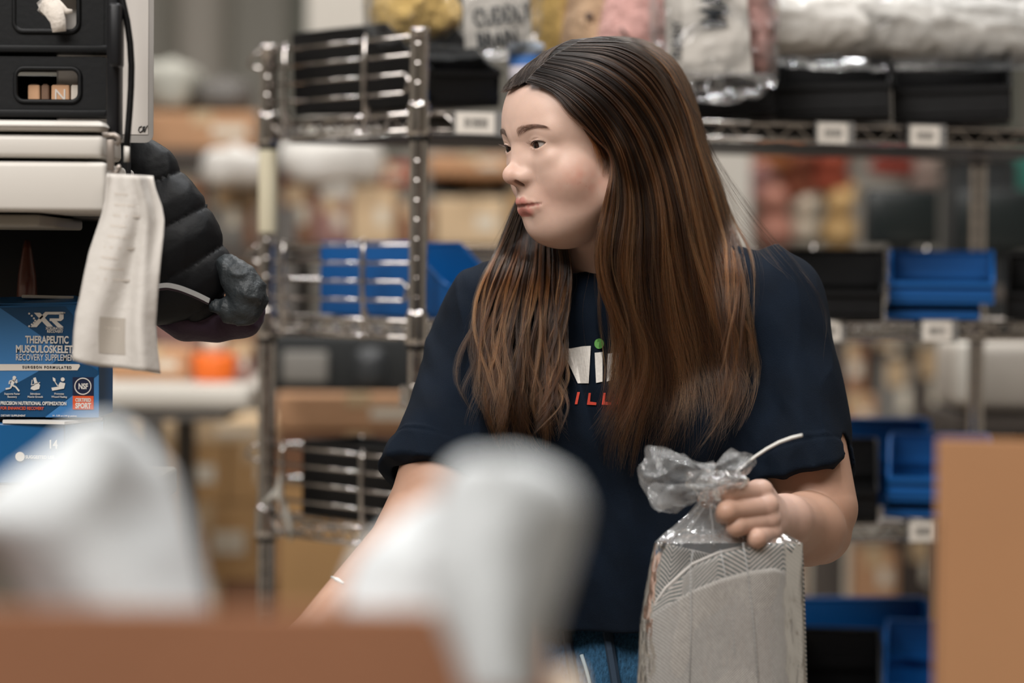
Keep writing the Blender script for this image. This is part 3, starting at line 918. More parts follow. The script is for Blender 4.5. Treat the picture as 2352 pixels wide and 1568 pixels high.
def sheet(guides, n, K, thick, wave, spread, root_r=.00013, over=0.0, clump=.55, nclump=70, tail=.25, back=False, lift=.0025, tone=0.0, wavestart=.45, fn=None, freq=(1.2, 2.4), tip=0.0):
    """n strands of K points between neighbouring guides: a first drape gives depth, then layers, clumps and waves"""
    G = np.stack([resample(g[0], K) for g in guides])                 # guides x K x 2
    FB = np.array([g[1] for g in guides])
    ng = len(guides)
    # depth of the sheet on a regular set of guides
    m = 8 * (ng - 1) + 1
    uu = np.linspace(0, ng - 1, m); i0 = np.minimum(uu.astype(int), ng - 2); fu = (uu - i0)[:, None, None]
    GG = G[i0] * (1 - fu) + G[i0 + 1] * fu
    fb = np.interp(uu, np.arange(ng), FB)
    Y = drop_on(GG[..., 0].ravel(), GG[..., 1].ravel(), np.full(m * K, lift), np.repeat(fb, K), fn).reshape(m, K)
    for _ in range(3):                                                # relax kinks along and across the sheet
        Yp = np.pad(Y, 1, mode='edge')
        sm = (Yp[1:-1, :-2] + Yp[1:-1, 2:] + Yp[:-2, 1:-1] + Yp[2:, 1:-1] + 2 * Y) / 6
        Y = np.minimum(sm, Y + .004)
    cu = rng.uniform(0, 1, nclump); cl = np.sort(cu)
    u = rng.uniform(-over, 1 + over, n)
    ci = rng.integers(0, nclump, n)
    near = np.argmin(np.abs(u[:, None] - cl[None]), 1)
    t = np.linspace(0, 1, K)[None]
    pull = clump * np.clip((t - .28) / .6, 0, 1) ** 1.1
    pull = np.clip(pull + tip * np.clip((t - .68) / .32, 0, 1), 0, .93)
    uc = cl[near][:, None]
    ut = u[:, None] * (1 - pull) + uc * pull + rng.normal(0, spread, n)[:, None] * np.clip((t - .3) / .7, 0, 1) ** 1.4
    # clump waves: sideways and in depth
    ph = rng.uniform(0, 2 * PI, nclump)[near][:, None]; fr = rng.uniform(*freq, nclump)[near][:, None]
    am = wave * rng.uniform(.4, 1.4, nclump)[near][:, None] * np.clip((t - wavestart) / (1 - wavestart), 0, 1)
    side = am * np.sin(ph + fr * 2 * PI * t) + .55 * wave * rng.uniform(-1, 1, nclump)[near][:, None] * np.sin(ph * 1.7 + 3.6 * 2 * PI * t) * np.clip((t - .55) / .4, 0, 1)
    ut2 = np.clip(ut, -over, 1 + over) * (m - 1)
    k = np.clip(ut2.astype(int), 0, m - 2); f = ut2 - k
    cols = np.broadcast_to(np.arange(K)[None], (n, K))
    lerp = lambda A: A[k, cols] * (1 - f) + A[k + 1, cols] * f
    X, Yp, D = lerp(GG[..., 0]), lerp(GG[..., 1]), lerp(Y)
    drift = rng.normal(0, wave * .9, nclump)[near][:, None] * np.clip((t - .35) / .65, 0, 1) ** 1.5
    frz = rng.uniform(.3, 2.6, n)[:, None] * np.sin(rng.uniform(0, 6.3, n)[:, None] + rng.uniform(3, 8, n)[:, None] * 2 * PI * t) * np.clip(t * 1.6, 0, 1)
    X = X + side + drift + frz + rng.normal(0, 1.2, n)[:, None] * np.clip(t * 3, 0, 1)
    cut = (1 - .75 * tail * rng.uniform(0, 1, n) ** 1.3) * (1 - .5 * tail * rng.uniform(0, 1, nclump)[near] ** 1.5)      # uneven lengths
    layer = rng.uniform(0, 1, n)
    cd = rng.uniform(-.3, .7, nclump)[near]
    thk = thick * np.clip(.25 + t * 1.6, 0, 1)
    D = D - thk * np.clip(.55 * layer + .45 * cd, 0, 1)[:, None] + am * 1.2e-4 * np.cos(ph + fr * 2 * PI * t)
    pts = Pn(X, Yp, D)
    # shorten
    tt = np.clip(np.linspace(0, 1, K)[None] * cut[:, None], 0, 1) * (K - 1)
    ki = np.minimum(tt.astype(int), K - 2); fk = (tt - ki)[..., None]
    r = np.arange(n)[:, None]
    pts = pts[r, ki] * (1 - fk) + pts[r, ki + 1] * fk
    STR.append(pts.astype(np.float32))
    TONE.append((.62 * rng.uniform(0, 1, nclump)[near] + .38 * rng.uniform(0, 1, n)).astype(np.float32))
    rr = root_r * (1 - .65 * np.linspace(0, 1, K)[None] ** 3) * rng.uniform(.8, 1.25, n)[:, None]
    RAD.append(rr.astype(np.float32))
def hair_material(name, dark, light, streak):
    m = bpy.data.materials.new(name); MATS[name] = m
    m.use_nodes = True
    nt = m.node_tree; N, L = nt.nodes, nt.links
    N.remove(N['Principled BSDF'])
    h = N.new('ShaderNodeBsdfHairPrincipled')
    h.parametrization = 'COLOR'
    h.inputs['Roughness'].default_value = .27
    h.inputs['Radial Roughness'].default_value = .42
    h.inputs['IOR'].default_value = 1.42
    hi = N.new('ShaderNodeHairInfo')
    cr = N.new('ShaderNodeValToRGB')
    e = cr.color_ramp.elements
    e[0].position, e[0].color = .05, (*dark, 1)
    e[1].position, e[1].color = .75, (*light, 1)
    mid = e.new(.40); mid.color = (*[(a * .55 + b * .45) for a, b in zip(dark, light)], 1)
    L.new(hi.outputs['Intercept'], cr.inputs[0])
    mx = N.new('ShaderNodeMix'); mx.data_type = 'RGBA'
    r2 = N.new('ShaderNodeValToRGB')
    r2.color_ramp.elements[0].position = .45; r2.color_ramp.elements[1].position = .95
    at = N.new('ShaderNodeAttribute'); at.attribute_name = 'tone'
    L.new(at.outputs['Fac'], r2.inputs[0])
    mu = N.new('ShaderNodeMath'); mu.operation = 'MULTIPLY'
    ic = N.new('ShaderNodeMapRange'); ic.inputs['From Min'].default_value = .10; ic.inputs['From Max'].default_value = .62
    L.new(hi.outputs['Intercept'], ic.inputs[0])
    L.new(r2.outputs[0], mu.inputs[0]); L.new(ic.outputs[0], mu.inputs[1])
    L.new(mu.outputs[0], mx.inputs['Factor'])
    L.new(cr.outputs[0], mx.inputs['A']); mx.inputs['B'].default_value = (*streak, 1)
    mr = N.new('ShaderNodeMapRange'); mr.inputs['From Max'].default_value = .5; mr.inputs['To Min'].default_value = .42
    L.new(at.outputs['Fac'], mr.inputs[0])
    m3 = N.new('ShaderNodeMix'); m3.data_type = 'RGBA'; m3.blend_type = 'MULTIPLY'; m3.inputs['Factor'].default_value = 1
    L.new(mx.outputs['Result'], m3.inputs['A']); L.new(mr.outputs[0], m3.inputs['B'])
    L.new(m3.outputs['Result'], h.inputs['Color'])
    L.new(h.outputs[0], N['Material Output'].inputs[0])
    return m
def hair_object(name, strands, radii, m, parent, label=None, tone=None):
    hc = bpy.data.hair_curves.new(name)
    sizes = [s.shape[1] for s in strands for _ in range(s.shape[0])]
    hc.add_curves(sizes)
    off = np.array(parent_world(parent), np.float32)
    pos = np.concatenate([s.reshape(-1, 3) for s in strands]) - off
    hc.points.foreach_set('position', pos.astype(np.float32).ravel())
    at = hc.attributes.get('radius') or hc.attributes.new('radius', 'FLOAT', 'POINT')
    at.data.foreach_set('value', np.concatenate([r.ravel() for r in radii]).astype(np.float32))
    if tone:
        at = hc.attributes.new('tone', 'FLOAT', 'CURVE'); at.data.foreach_set('value', np.concatenate(tone))
    hc.materials.append(m)
    o = bpy.data.objects.new(name, hc)
    COL.objects.link(o)
    o.parent = parent
    if label: o['label'] = label
    return o
HAIR = hair_material('brown_hair', (.0060, .0036, .0026), (.021, .0085, .0037), (.25, .092, .031))
ROOTS = hair_material('dark_hair', (.0060, .0038, .0030), (.009, .0055, .004), (.03, .018, .012))
sheet(NEAR, 9500, 50, .028, 22, .026, nclump=240, over=.0, clump=.50, wavestart=.38, tail=.42, tip=.36)
sheet(NEAR[-4:], 2200, 50, .016, 14, .05, nclump=50, clump=.4)
SIDEB = [([(1338, 294), (1358, 326), (1368, 360), (1374, 396)], 2.64), ([(1352, 306), (1374, 338), (1386, 372), (1390, 410)], 2.64), ([(1368, 318), (1392, 346), (1402, 384), (1402, 430)], 2.64)]
sheet(SIDEB, 420, 14, .004, 4, .05, root_r=.00006, tail=.6, nclump=14, wavestart=.1)
sheet(NEAR[:3], 900, 46, .010, 8, .03, nclump=24, clump=.4)
sheet(FARLOW, 5600, 36, .028, 24, .03, nclump=110, wavestart=.2, tail=.3, fn=drape3, clump=.50, lift=.008, tip=.36)
hair = hair_object('hair', STR, RAD, HAIR, woman, tone=TONE)
STR, RAD, TONE = [], [], []
sheet(FAR, 3200, 18, .006, 3, .03, root_r=.00009, nclump=60, tail=.30)
hair_object('parted_hair', STR, RAD, ROOTS, woman, label='dark roots swept off the parting', tone=TONE)
# loose flyaways round the outline
STR, RAD, TONE = [], [], []
FLY = [([(1500, 130), (1580, 240), (1620, 360), (1680, 480), (1760, 580), (1820, 640), (1850, 700), (1880, 780), (1900, 850)], 2.74),
       ([(1500, 130), (1590, 250), (1640, 370), (1720, 490), (1800, 590), (1850, 660), (1880, 730), (1890, 800), (1895, 860)], 2.74)]
sheet(FLY, 70, 30, .02, 16, .3, root_r=.00005, tail=.6, clump=.3, nclump=20, wavestart=.2, over=.6)
FLY2 = [([(1250, 300), (1180, 480), (1120, 600), (1080, 690), (1050, 760), (1020, 800), (990, 830)], 2.72),
        ([(1250, 320), (1190, 500), (1140, 640), (1100, 740), (1075, 800), (1060, 850), (1040, 900)], 2.72)]
sheet(FLY2, 40, 24, .02, 14, .3, root_r=.00005, tail=.6, clump=.3, nclump=16, wavestart=.2, over=.4, fn=drape3)
sheet(NEAR, 160, 40, .03, 30, .12, root_r=.00005, tail=.5, clump=.1, nclump=60, wavestart=.1, over=.02)
sheet(FARLOW, 90, 30, .03, 26, .15, root_r=.00005, tail=.5, clump=.1, nclump=40, wavestart=.1, over=.05, fn=drape3)
hair_object('loose_hair', STR, RAD, HAIR, woman, tone=TONE)
# eyebrows and eyelashes
BS, BR = [], []
LASH = hair_material('lash_hair', (.012, .008, .007), (.012, .008, .007), (.02, .013, .01))
BROW = hair_material('brow_hair', (.030, .019, .014), (.030, .019, .014), (.04, .025, .02))
LS, LR = [], []
def stroke(p, t, L, bend, n=6):
    """short hair from head-space point p along t, bending towards bend"""
    s = np.linspace(0, 1, n)[:, None]
    return from_head(np.asarray(p) + np.asarray(t) * L * s + np.asarray(bend) * L * s * s)
def on_face(x, z):
    y = np.linspace(.115, .02, 240)
    q = np.stack([np.full(240, x), y, np.full(240, z)], 1).astype(np.float32)
    return y[int(np.argmax(head_sdf(q) < .0002))]
for s in (-1, 1):
    for i in range(420):
        t = rng.uniform(0, 1)
        hw = .0046 * (1 - .75 * t ** 1.6)
        x = .0115 + .038 * t; z = .0145 + .0060 * math.sin(t * 2.2) - .0015 * t ** 3 + rng.uniform(-1, 1) * hw * .85
        y = on_face(s * x, z)
        d = np.array([s * (.35 + .75 * t), -.35 * t, .60 - .95 * t]); d /= np.linalg.norm(d)
        BS.append(stroke((s * x, y, z), d, rng.uniform(.0045, .007), (s * .2, -.05, -.12))[None].astype(np.float32))
        BR.append(np.full((1, 6), .00005, np.float32) * np.linspace(1, .4, 6)[None].astype(np.float32))
    for i in range(90):
        up = i < 62
        az = rng.uniform(-.55, 1.05)
        sh = max(0, 1 - ((az - EYE_C) / EYE_W) ** 2)
        el = (.27 * sh ** .8 + .06 * az) if up else (-.32 * sh + .06 * az)
        r = .0141
        p = np.array([s * EYE_X, EYE_Y, 0]) + r * np.array([s * math.sin(az) * math.cos(el), math.cos(az) * math.cos(el), math.sin(el)])
        d = np.array([s * math.sin(az) * .8, math.cos(az), .05 if up else -.5]); d /= np.linalg.norm(d)
        LS.append(stroke(p, d, rng.uniform(.0045, .0068) if up else rng.uniform(.002, .003), (s * .15, 0, .40 if up else -.2))[None].astype(np.float32))
        LR.append((np.full((1, 6), .00008 if up else .00005) * np.linspace(1, .25, 6)[None]).astype(np.float32))
hair_object('eyebrow_hair', BS, BR, BROW, woman, tone=[np.full(len(BS), .5, np.float32)])
hair_object('eyelash_hair', LS, LR, LASH, woman, tone=[np.full(len(LS), .5, np.float32)])
for s in (-1, 1):                                    # dark lash line along the upper lid
    b = MB(); pts = []
    for az in np.linspace(-.62, 1.10, 26):
        sh = max(0, 1 - ((az - EYE_C) / EYE_W) ** 2); el = .27 * sh ** .8 + .06 * az + .02; r = .0142
        pts.append(from_head(np.array([s * EYE_X, EYE_Y, 0]) + r * np.array([s * math.sin(az) * math.cos(el), math.cos(az) * math.cos(el), math.sin(el)])))
    b.tube(pts, [.0002 + .00055 * math.sin(PI * (k + 3) / 31) for k in range(26)], 6)
    b.build('lash_line', mat('lash_line', hexc(36, 24, 22), .6), woman, True)
# ------------------------------------------------------------------ chrome wire rack with picking bins
CHROME = mat('chrome', (.62, .58, .55), .11, 1.0, bump=.04, bscale=40)
CHROME_D = mat('worn_chrome', (.55, .50, .46), .28, 1.0)
BLACKP = mat('black_plastic', hexc(8, 8, 10), .42, spec=.3, bump=.06, bscale=200)
BLUEP = mat('blue_plastic', hexc(10, 84, 150), .40, spec=.4, bump=.05, bscale=200)
WHITEP = mat('label_paper', hexc(222, 214, 204), .7)
INK = mat('black_ink', hexc(30, 30, 32), .7)
BARS = mat('grey_bars', hexc(96, 92, 88), .7)
HOLD = mat('label_holder_plastic', hexc(128, 126, 124), .2, spec=.6)
LINER = mat('navy_liner', hexc(22, 26, 44), .4)
RF = P(960, 620, 3.30); RF.z = 0
RR = P(615, 620, 3.556); RR.z = 0
UD = Vector((.951, .309, 0)); SD = RR - RF
RLEN = 1.17
SHZ = [P(960, y, 3.3).z for y in (260, 739, 1231, 1723)]
rack = thing('wire_shelf_rack', 'chrome wire shelving rack holding black and blue bins behind the woman', 'shelving', RF + UD * RLEN * .5 + SD * .5)
def along(t, s, z): return RF + UD * (RLEN * t) + SD * s + Vector((0, 0, z))
top_z = P(962, 64, 3.3).z
def post(t, s, h):
    prof = [(.0127, .02)]
    z = .05
    while z < h - .02:
        prof += [(.0127, z - .0004), (.0127, z), (.0124, z + .0006), (.0124, z + .0013), (.0127, z + .0019), (.0127, z + .0023)]
        z += .0265
    prof += [(.0127, h - .008), (.0135, h - .0075), (.0135, h - .001), (.011, h)]
    b = MB(); b.lathe(along(t, s, 0), prof, 24)
    o = b.build('post', CHROME, rack, True)
    b = MB(); b.lathe(along(t, s, 0), [(.010, .0), (.018, .002), (.018, .012), (.008, .016), (.008, .03)], 16)
    b.build('levelling_foot', CHROME_D, o, True)
    return o
for t in (0, 1):
    for s in (0, 1):
        p = post(t, s, top_z if s == 0 else P(615, 104, 3.556).z)
        if (t, s) == (0, 1):
            b = MB(); z0, z1 = P(617, 535, 3.556).z, P(617, 345, 3.556).z
            b.lathe(along(t, s, 0), [(.0136, z0), (.0142, z0 + .002), (.0142, z1 - .002), (.0136, z1)], 20)
            b.build('tape_wrap', mat('masking_tape', hexc(205, 196, 170), .7), p, True)
        if (t, s) == (0, 0):
            b = MB(); zc = P(957, 912, 3.3).z
            b.rbox(along(t, s, zc), (.040, .030, .034), .003, (0, 0, .6)); b.build('post_clamp', CHROME, p)
            b = MB()
            for dx in (-.012, .012):
                for dz in (-.010, .010): b.lathe(along(t, s, zc + dz) + Vector((dx - .006, -.030, 0)), [(.004, 0), (.004, .006), (.002, .008)], 8, (0, -1, 0))
            o = b.build('clamp_bolt', CHROME, p); o['kind'] = 'stuff'
def zigzag(p0, p1, h, pitch, r, b):
    d = p1 - p0; n = max(2, int(round(d.length / pitch)) * 2)
    b.tube([p0 + d * (i / n) - Vector((0, 0, h * (i % 2))) for i in range(n + 1)], r, 6)
TH = .0225
for i, z in enumerate(SHZ):
    sh = MB()
    for k in range(1, 36): sh.tube([along(k / 36, .0, z + .002), along(k / 36, 1, z + .002)], .0013, 5)
    deck = sh.build('shelf_deck', CHROME_D, rack, True, kind='stuff')
    for a, c, nm in (((0, 0), (1, 0), 'front_truss'), ((0, 1), (1, 1), 'rear_truss'), ((0, 0), (0, 1), 'side_truss'), ((1, 0), (1, 1), 'side_truss')):
        p0, p1 = along(*a, z), along(*c, z)
        b = MB(); b.tube([p0, p1], .0034, 10); o = b.build(nm, CHROME, rack, True)
        b = MB(); b.tube([p0 - Vector((0, 0, TH)), p1 - Vector((0, 0, TH))], .0034, 10); b.build('lower_wire', CHROME, o, True)
        b = MB(); zigzag(p0 + (p1 - p0) * .03, p0 + (p1 - p0) * .97, TH, .0535 if 'side' not in nm else .048, .0024, b); b.build('zigzag_wire', CHROME, o, True)
    for t in (0, 1):
        for s in (0, 1):
            b = MB(); b.lathe(along(t, s, z - TH - .008), [(.0170, 0), (.0170, .010), (.0160, .016), (.0160, .040), (.0145, .046)], 20)
            o = b.build('collar', CHROME, rack, True)
            b = MB(); b.lathe(along(t, s, z - TH - .016), [(.0150, 0), (.0150, .009)], 20); b.build('sleeve', BLACKP, o, True)
    if i == 0:
        b = MB(); b.add([along(.02, .04, z - .030), along(.98, .04, z - .030), along(.98, .96, z - .030), along(.02, .96, z - .030),
                         along(.02, .04, z - .027), along(.98, .04, z - .027), along(.98, .96, z - .027), along(.02, .96, z - .027)],
                        [(0, 3, 2, 1), (4, 5, 6, 7), (0, 1, 5, 4), (1, 2, 6, 5), (2, 3, 7, 6), (3, 0, 4, 7)])
        b.build('shelf_liner', LINER, rack)
        b = MB(); b.add([along(u, v, z - dz) for dz in (.0010, .0024) for u, v in ((.01, .02), (.99, .02), (.99, .98), (.01, .98))],
                        [(0, 1, 2, 3), (7, 6, 5, 4), (0, 4, 5, 1), (1, 5, 6, 2), (2, 6, 7, 3), (3, 7, 4, 0)])
        b.build('dark_backing', BLACKP, rack)  # added black sheet that darkens the gaps seen through the truss
    # wire ledge on the open end and along the back
    if i < 3:
        out = -UD * .006
        b = MB()
        for j, hz in enumerate((.0285, .0545, .0800, .1050)):
            s0, s1 = (.03, 1.03) if j > 1 else (.07, .97)
            b.tube([along(0, s0, z + hz) + out, along(0, s1, z + hz) + out], .0024, 8)
        b.tube([along(0, .07, z + .0285) + out, along(0, .045, z + .034) + out, along(0, .04, z + .048) + out, along(0, .07, z + .0545) + out], .0028, 8)
        b.tube([along(0, 1.03, z + .105) + out, along(0, 1.10, z + .098) + out, along(0, 1.12, z + .086) + out, along(0, 1.03, z + .080) + out], .0028, 8)
        led = b.build('side_ledge', CHROME, rack, True)
        for s in (.29, .83):
            b = MB()
            o2 = -UD * .0125
            pts = [along(0, s, z - TH - .004) + o2, along(0, s, z + .100) + o2, along(0, s + .015, z + .111) + o2 * .6, along(0, s + .05, z + .110) + out * .2, along(0, s + .065, z + .100), along(0, s + .065, z + .030), along(0, s + .02, z)]
            b.tube(pts, .0029, 8); b.build('ledge_upright', CHROME, led, True)
    b = MB()
    if i in (1, 2, 3):
        for hz in (.055, .105): b.tube([along(.03, 1.02, z + hz), along(.97, 1.02, z + hz)], .0028, 8)
        back = b.build('back_ledge', CHROME, rack, True)
        for t in (.12, .43, .75, .92):
            b = MB(); b.tube([along(t, 1.0, z - .01), along(t, 1.0, z + .104), along(t + .006, 1.02, z + .114), along(t + .014, 1.03, z + .104), along(t + .014, 1.03, z + .02)], .0028, 8)
            b.build('ledge_upright', CHROME, back, True)
# shelf labels
def on_front(px):
    """fraction along the front edge that a photo column meets"""
    d = ray(px, 620); k = d.x / d.y
    return (k * RF.y - RF.x) / (UD.x - k * UD.y) / RLEN
LABELS = [(0, 1045, 1133, 28), (0, 1872, 1940, 26), (0, 2084, 2150, 30), (1, 1022, 1088, 24), (1, 1884, 1930, 26), (1, 2118, 2184, 22), (2, 2094, 2156, 26)]
for i, a, c, up in LABELS:
    t0, t1 = on_front(a), on_front(c)
    z = SHZ[i] - .012
    M = frame(along((t0 + t1) / 2, 0, z) - Vector((0, .010, 0)), UD)
    w = (t1 - t0) * RLEN
    b = MB(); b.prism([(-w * .56, -.0165), (w * .74, -.0165), (w * .74, .0165), (-w * .56, .0165)], .002, M)
    h = b.build('label_holder', HOLD, rack)
    b = MB(); b.prism([(-w / 2, -.0145), (w / 2, -.0145), (w / 2, .0145), (-w / 2, .0145)], .0006, M @ Matrix.Translation((0, 0, .0012)))
    pl = b.build('paper_label', WHITEP, h)
    b = MB(); xx = -w * .28
    r2 = random.Random(a)
    while xx < w * .28:
        bw = r2.choice((.0007, .0011, .0018)); b.prism([(xx, -.006), (xx + bw, -.006), (xx + bw, .007), (xx, .007)], .0002, M @ Matrix.Translation((0, 0, .0015)))
        xx += bw + r2.choice((.0008, .0012))
    o = b.build('barcode', BARS, h); o['kind'] = 'stuff'
# twisted paper tie on the rear post
b = MB()
q = [P(648, 1085, 3.52), P(645, 1110, 3.52), P(638, 1128, 3.52), P(652, 1160, 3.515), P(664, 1200, 3.51), P(668, 1240, 3.51)]
b.tube(q, [.004, .005, .006, .005, .005, .003], 8); b.tube([P(640, 1126, 3.52), P(622, 1142, 3.53), P(604, 1158, 3.53)], [.006, .004, .003], 8)
tag(b.build('paper_tie', mat('paper_string', hexc(205, 200, 190), .8), None, True), 'white paper tie knotted round the lower end ledge of the chrome rack', 'tie')

def make_bin(name, m, w, d, h, label, group, scoop=.45):
    """hopper bin: local x width (front-left corner at 0), y depth away from the viewer, z up"""
    t = .0032
    root = thing(name, label, 'storage bin', (0, 0, 0), group)
    lip = h * scoop
    side = [(0, 0), (d, 0), (d, h), (d * .30, h), (.012, lip + .004), (-.006, lip)]
    b = MB()
    for x0 in (0, w - t):
        n = len(side)
        vs = [(x0, y, z) for y, z in side] + [(x0 + t, y, z) for y, z in side]
        b.add(vs, [tuple(range(n)), tuple(range(2 * n - 1, n - 1, -1))] + [(i, i + n, (i + 1) % n + n, (i + 1) % n) for i in range(n)])
    b.box((w / 2, d / 2, t / 2), (w, d, t)); b.box((w / 2, d - t / 2, h / 2), (w, t, h)); b.box((w / 2, d * .62, t), (w * .9, .004, .006))
    for k in range(1, 4): b.box((w / 2, .04 + k * d * .2, t), (w - .01, .003, .005))
    b.build('bin_body', m, root)
    b = MB(); b.box((w / 2, 0, lip / 2), (w, t, lip)); b.box((w / 2, -.004, lip - .0035), (w, .010, .007)); b.box((w / 2, -.003, .012), (w * .96, .006, .006))
    b.build('front_lip', m, root)
    b = MB()
    r = .0032
    b.tube([(r / 2, -.004, lip), (r / 2, .013, lip + .008), (r / 2, d * .30, h), (r / 2, d - r, h), (w - r / 2, d - r, h), (w - r / 2, d * .30, h), (w - r / 2, .013, lip + .008), (w - r / 2, -.004, lip)], r, 8)
    b.build('rim', m, root, True)
    b = MB(); b.box((w / 2, d - .02, h * .55), (w - .008, .003, .006)); b.box((w / 2, d - .05, t + .005), (w - .01, .003, .01)); b.build('divider_rib', m, root)
    return root
BINS = [  # material, shelf, photo column of front-left corner, set back, width, depth, height, yaw, tilt, lift, label
    ('k', 0, 1008, .020, .125, .31, .118, 42, 3, 0, 'black hopper bin at the open end of the top shelf, next to the chrome post'),
    ('k', 0, 1528, .040, .150, .22, .104, -8, -2, 0, 'black hopper bin under the clear toy bag on the top shelf'),
    ('k', 0, 1772, .040, .166, .22, .110, -9, -3, 0, 'black hopper bin below the clear film roll, between two barcode labels'),
    ('k', 0, 2044, .040, .172, .22, .112, -10, -3, 0, 'black hopper bin at the dark far end of the top shelf'),
    ('b', 1, 1045, .018, .100, .285, .104, 42, 0, 0, 'blue hopper bin behind the wire end ledge of the middle shelf'),
    ('k', 1, 1740, .040, .178, .22, .100, -8, 0, 0, 'black hopper bin on the middle shelf behind her shoulder'),
    ('b', 1, 2040, .030, .152, .22, .076, -10, 0, .024, 'blue hopper bin raised on another bin, open front showing'),
    ('b', 1, 2034, .055, .136, .18, .022, -10, 0, 0, 'flat blue tray under the open blue hopper bin'),
    ('k', 1, 2312, .040, .150, .22, .098, -11, 0, 0, 'black hopper bin cut off by the picture edge, middle shelf'),
    ('k', 2, 1005, .018, .100, .285, .108, 42, 0, 0, 'black hopper bin behind the wire end ledge of the lower shelf'),
    ('k', 2, 1850, .040, .108, .20, .106, -8, 0, 0, 'black hopper bin beside her bare elbow on the lower shelf'),
    ('b', 2, 2044, .030, .150, .20, .086, -10, 0, .026, 'blue hopper bin beside the tall carton on the lower shelf'),
    ('b', 2, 2036, .055, .136, .16, .024, -10, 0, 0, 'flat blue tray under the blue bin by the tall carton'),
    ('b', 2, 1880, .235, .24, .06, .132, 6, 0, 0, 'wide blue bin standing behind the others on the lower shelf'),
    ('k', 3, 1838, .040, .124, .20, .108, -8, 0, 0, 'black hopper bin on the bottom shelf right of the plastic bag'),
    ('b', 3, 2040, .030, .150, .20, .116, -10, 0, 0, 'blue hopper bin on the bottom shelf by the tall carton'),
    ('b', 3, 1850, .235, .26, .06, .145, 6, 0, 0, 'wide blue bin standing behind the bottom shelf bins'),
]
for mk, i, px, back, w, d, h, yaw, tilt, lift, lab in BINS:
    o = make_bin('storage_bin', BLACKP if mk == 'k' else BLUEP, w, d, h, lab, 'picking bins on the wire rack', .42)
    t = on_front(px)
    pos = along(t, 0, SHZ[i] + .0045 + lift)
    a = math.radians(yaw)
    pos += Vector((-math.sin(a), math.cos(a), 0)) * back
    o.location = pos
    o.rotation_euler = (0, math.radians(-tilt) if tilt > 0 else math.radians(tilt) * .6, a)
    if tilt: o.location.z += .006
# ------------------------------------------------------------------ bagged plush toys, tags, tub and film roll on the top shelf
def plush_mat(name, rgb):
    return mat(name, rgb, .95, var=.16, vscale=40, bump=.7, bscale=260, sheen=.3, spec=.1)
def blob(name, parts, m, parent, h=.005, k=.02, fur=.004):
    cs = np.array([c for c, r in parts]); rr = [np.atleast_1d(r) for c, r in parts]
    mx = max(float(r.max()) for r in rr)
    def f(p):
        d = None
        for c, r in parts:
            e = ell(p, c, r if np.ndim(r) else (r, r, r))
            d = e if d is None else smin(d, e, k)
        return d - fur * noise3(p * 60) - fur * .5 * noise3(p * 150)
    v, q = surface_net(f, cs.min(0) - mx - .02, cs.max(0) + mx + .02, h, project=1)
    return np_mesh(name, v, q, m, parent)
def A(px, py, Y): return np.array(P(px, py, Y))
FILM = film_mat('clear_film', milk=.0, rough=.09, gloss=.60, bscale=40, bump=.30)
def film_bag(name, c, r, parent, crumple=.012, h=.007, seed=0, m=None):
    c = np.array(c, float); r = np.array(r, float)
    def f(p):
        q = (p - c) / r
        d = (np.sqrt((q ** 4).sum(1)) ** .5 - 1) * r.min()
        w = p * 34 + seed
        n = np.abs(noise3(w + .8 * noise3(w * .6)[:, None]))
        return d + crumple * (n - .35)
    v, q = surface_net(f, c - r * 1.25, c + r * 1.25, h, project=1)
    return np_mesh(name, v, q, m or FILM, parent)
zs = SHZ[0] + .118
YEL = plush_mat('yellow_plush', hexc(226, 190, 118)); TANP = plush_mat('tan_plush', hexc(202, 168, 136)); PINKP = plush_mat('pink_plush', hexc(206, 158, 150))
BROWNP = plush_mat('brown_plush', hexc(150, 96, 52))
def tagboard(parent, corners, Y, m, th=.003):
    """card with four photo-pixel corners"""
    pts = [P(x, y, yy) for (x, y), yy in zip(corners, Y)]
    n = (pts[1] - pts[0]).cross(pts[2] - pts[0]).normalized()
    if n.y > 0: n = -n
    b = MB(); b.add(pts + [p - n * th for p in pts], [(0, 1, 2, 3), (7, 6, 5, 4), (0, 4, 5, 1), (1, 5, 6, 2), (2, 6, 7, 3), (3, 7, 4, 0)])
    return b.build('tag_card', m, parent)
CARD = mat('grey_card', hexc(206, 200, 192), .75, var=.05, vscale=120)
DARKINK = mat('dark_print', hexc(38, 44, 50), .7)
y1 = thing('plush_toy', 'yellow plush toy bagged with a card reading CUDDLY, on black bins', 'plush toy', (A(960, 90, 3.42)))
blob('plush_body', [(A(935, 20, 3.47), (.050, .05, .050)), (A(965, -20, 3.48), (.055, .05, .055)), (A(905, 45, 3.47), (.030, .035, .024)), (A(1010, 42, 3.48), (.03, .035, .026))], YEL, y1)
cd = tagboard(y1, [(1068, 112), (1222, 92), (1214, -40), (1062, -40)], (3.385, 3.375, 3.385, 3.395), CARD)
M = frame(P(1088, 60, 3.380), P(1222, 44, 3.368) - P(1088, 60, 3.380))
lettering('CUDDLY', M @ Matrix.Translation((0, 0, .0004)), .033, DARKINK, y1, .0010, .62)
lettering('BRAIN', M @ Matrix.Translation((.002, -.033, .0004)), .033, DARKINK, y1, .0010, .62)
film_bag('bag_film', A(1040, -10, 3.45), (.125, .105, .088), y1, .008, seed=3)
y2 = thing('plush_toy', 'yellow plush toy behind the blue tub, darker seam at its side', 'plush toy', A(1270, 90, 3.5))
blob('plush_body', [(A(1262, 20, 3.53), (.030, .04, .085)), (A(1250, -50, 3.53), (.05, .05, .06))], YEL, y2)
blob('plush_arm', [(A(1303, 30, 3.545), (.010, .03, .075))], BROWNP, y2)
pk = thing('plush_toy', 'pale pink plush toy with stitched eye in the bag beside a MA card', 'plush toy', A(1420, 120, 3.47))
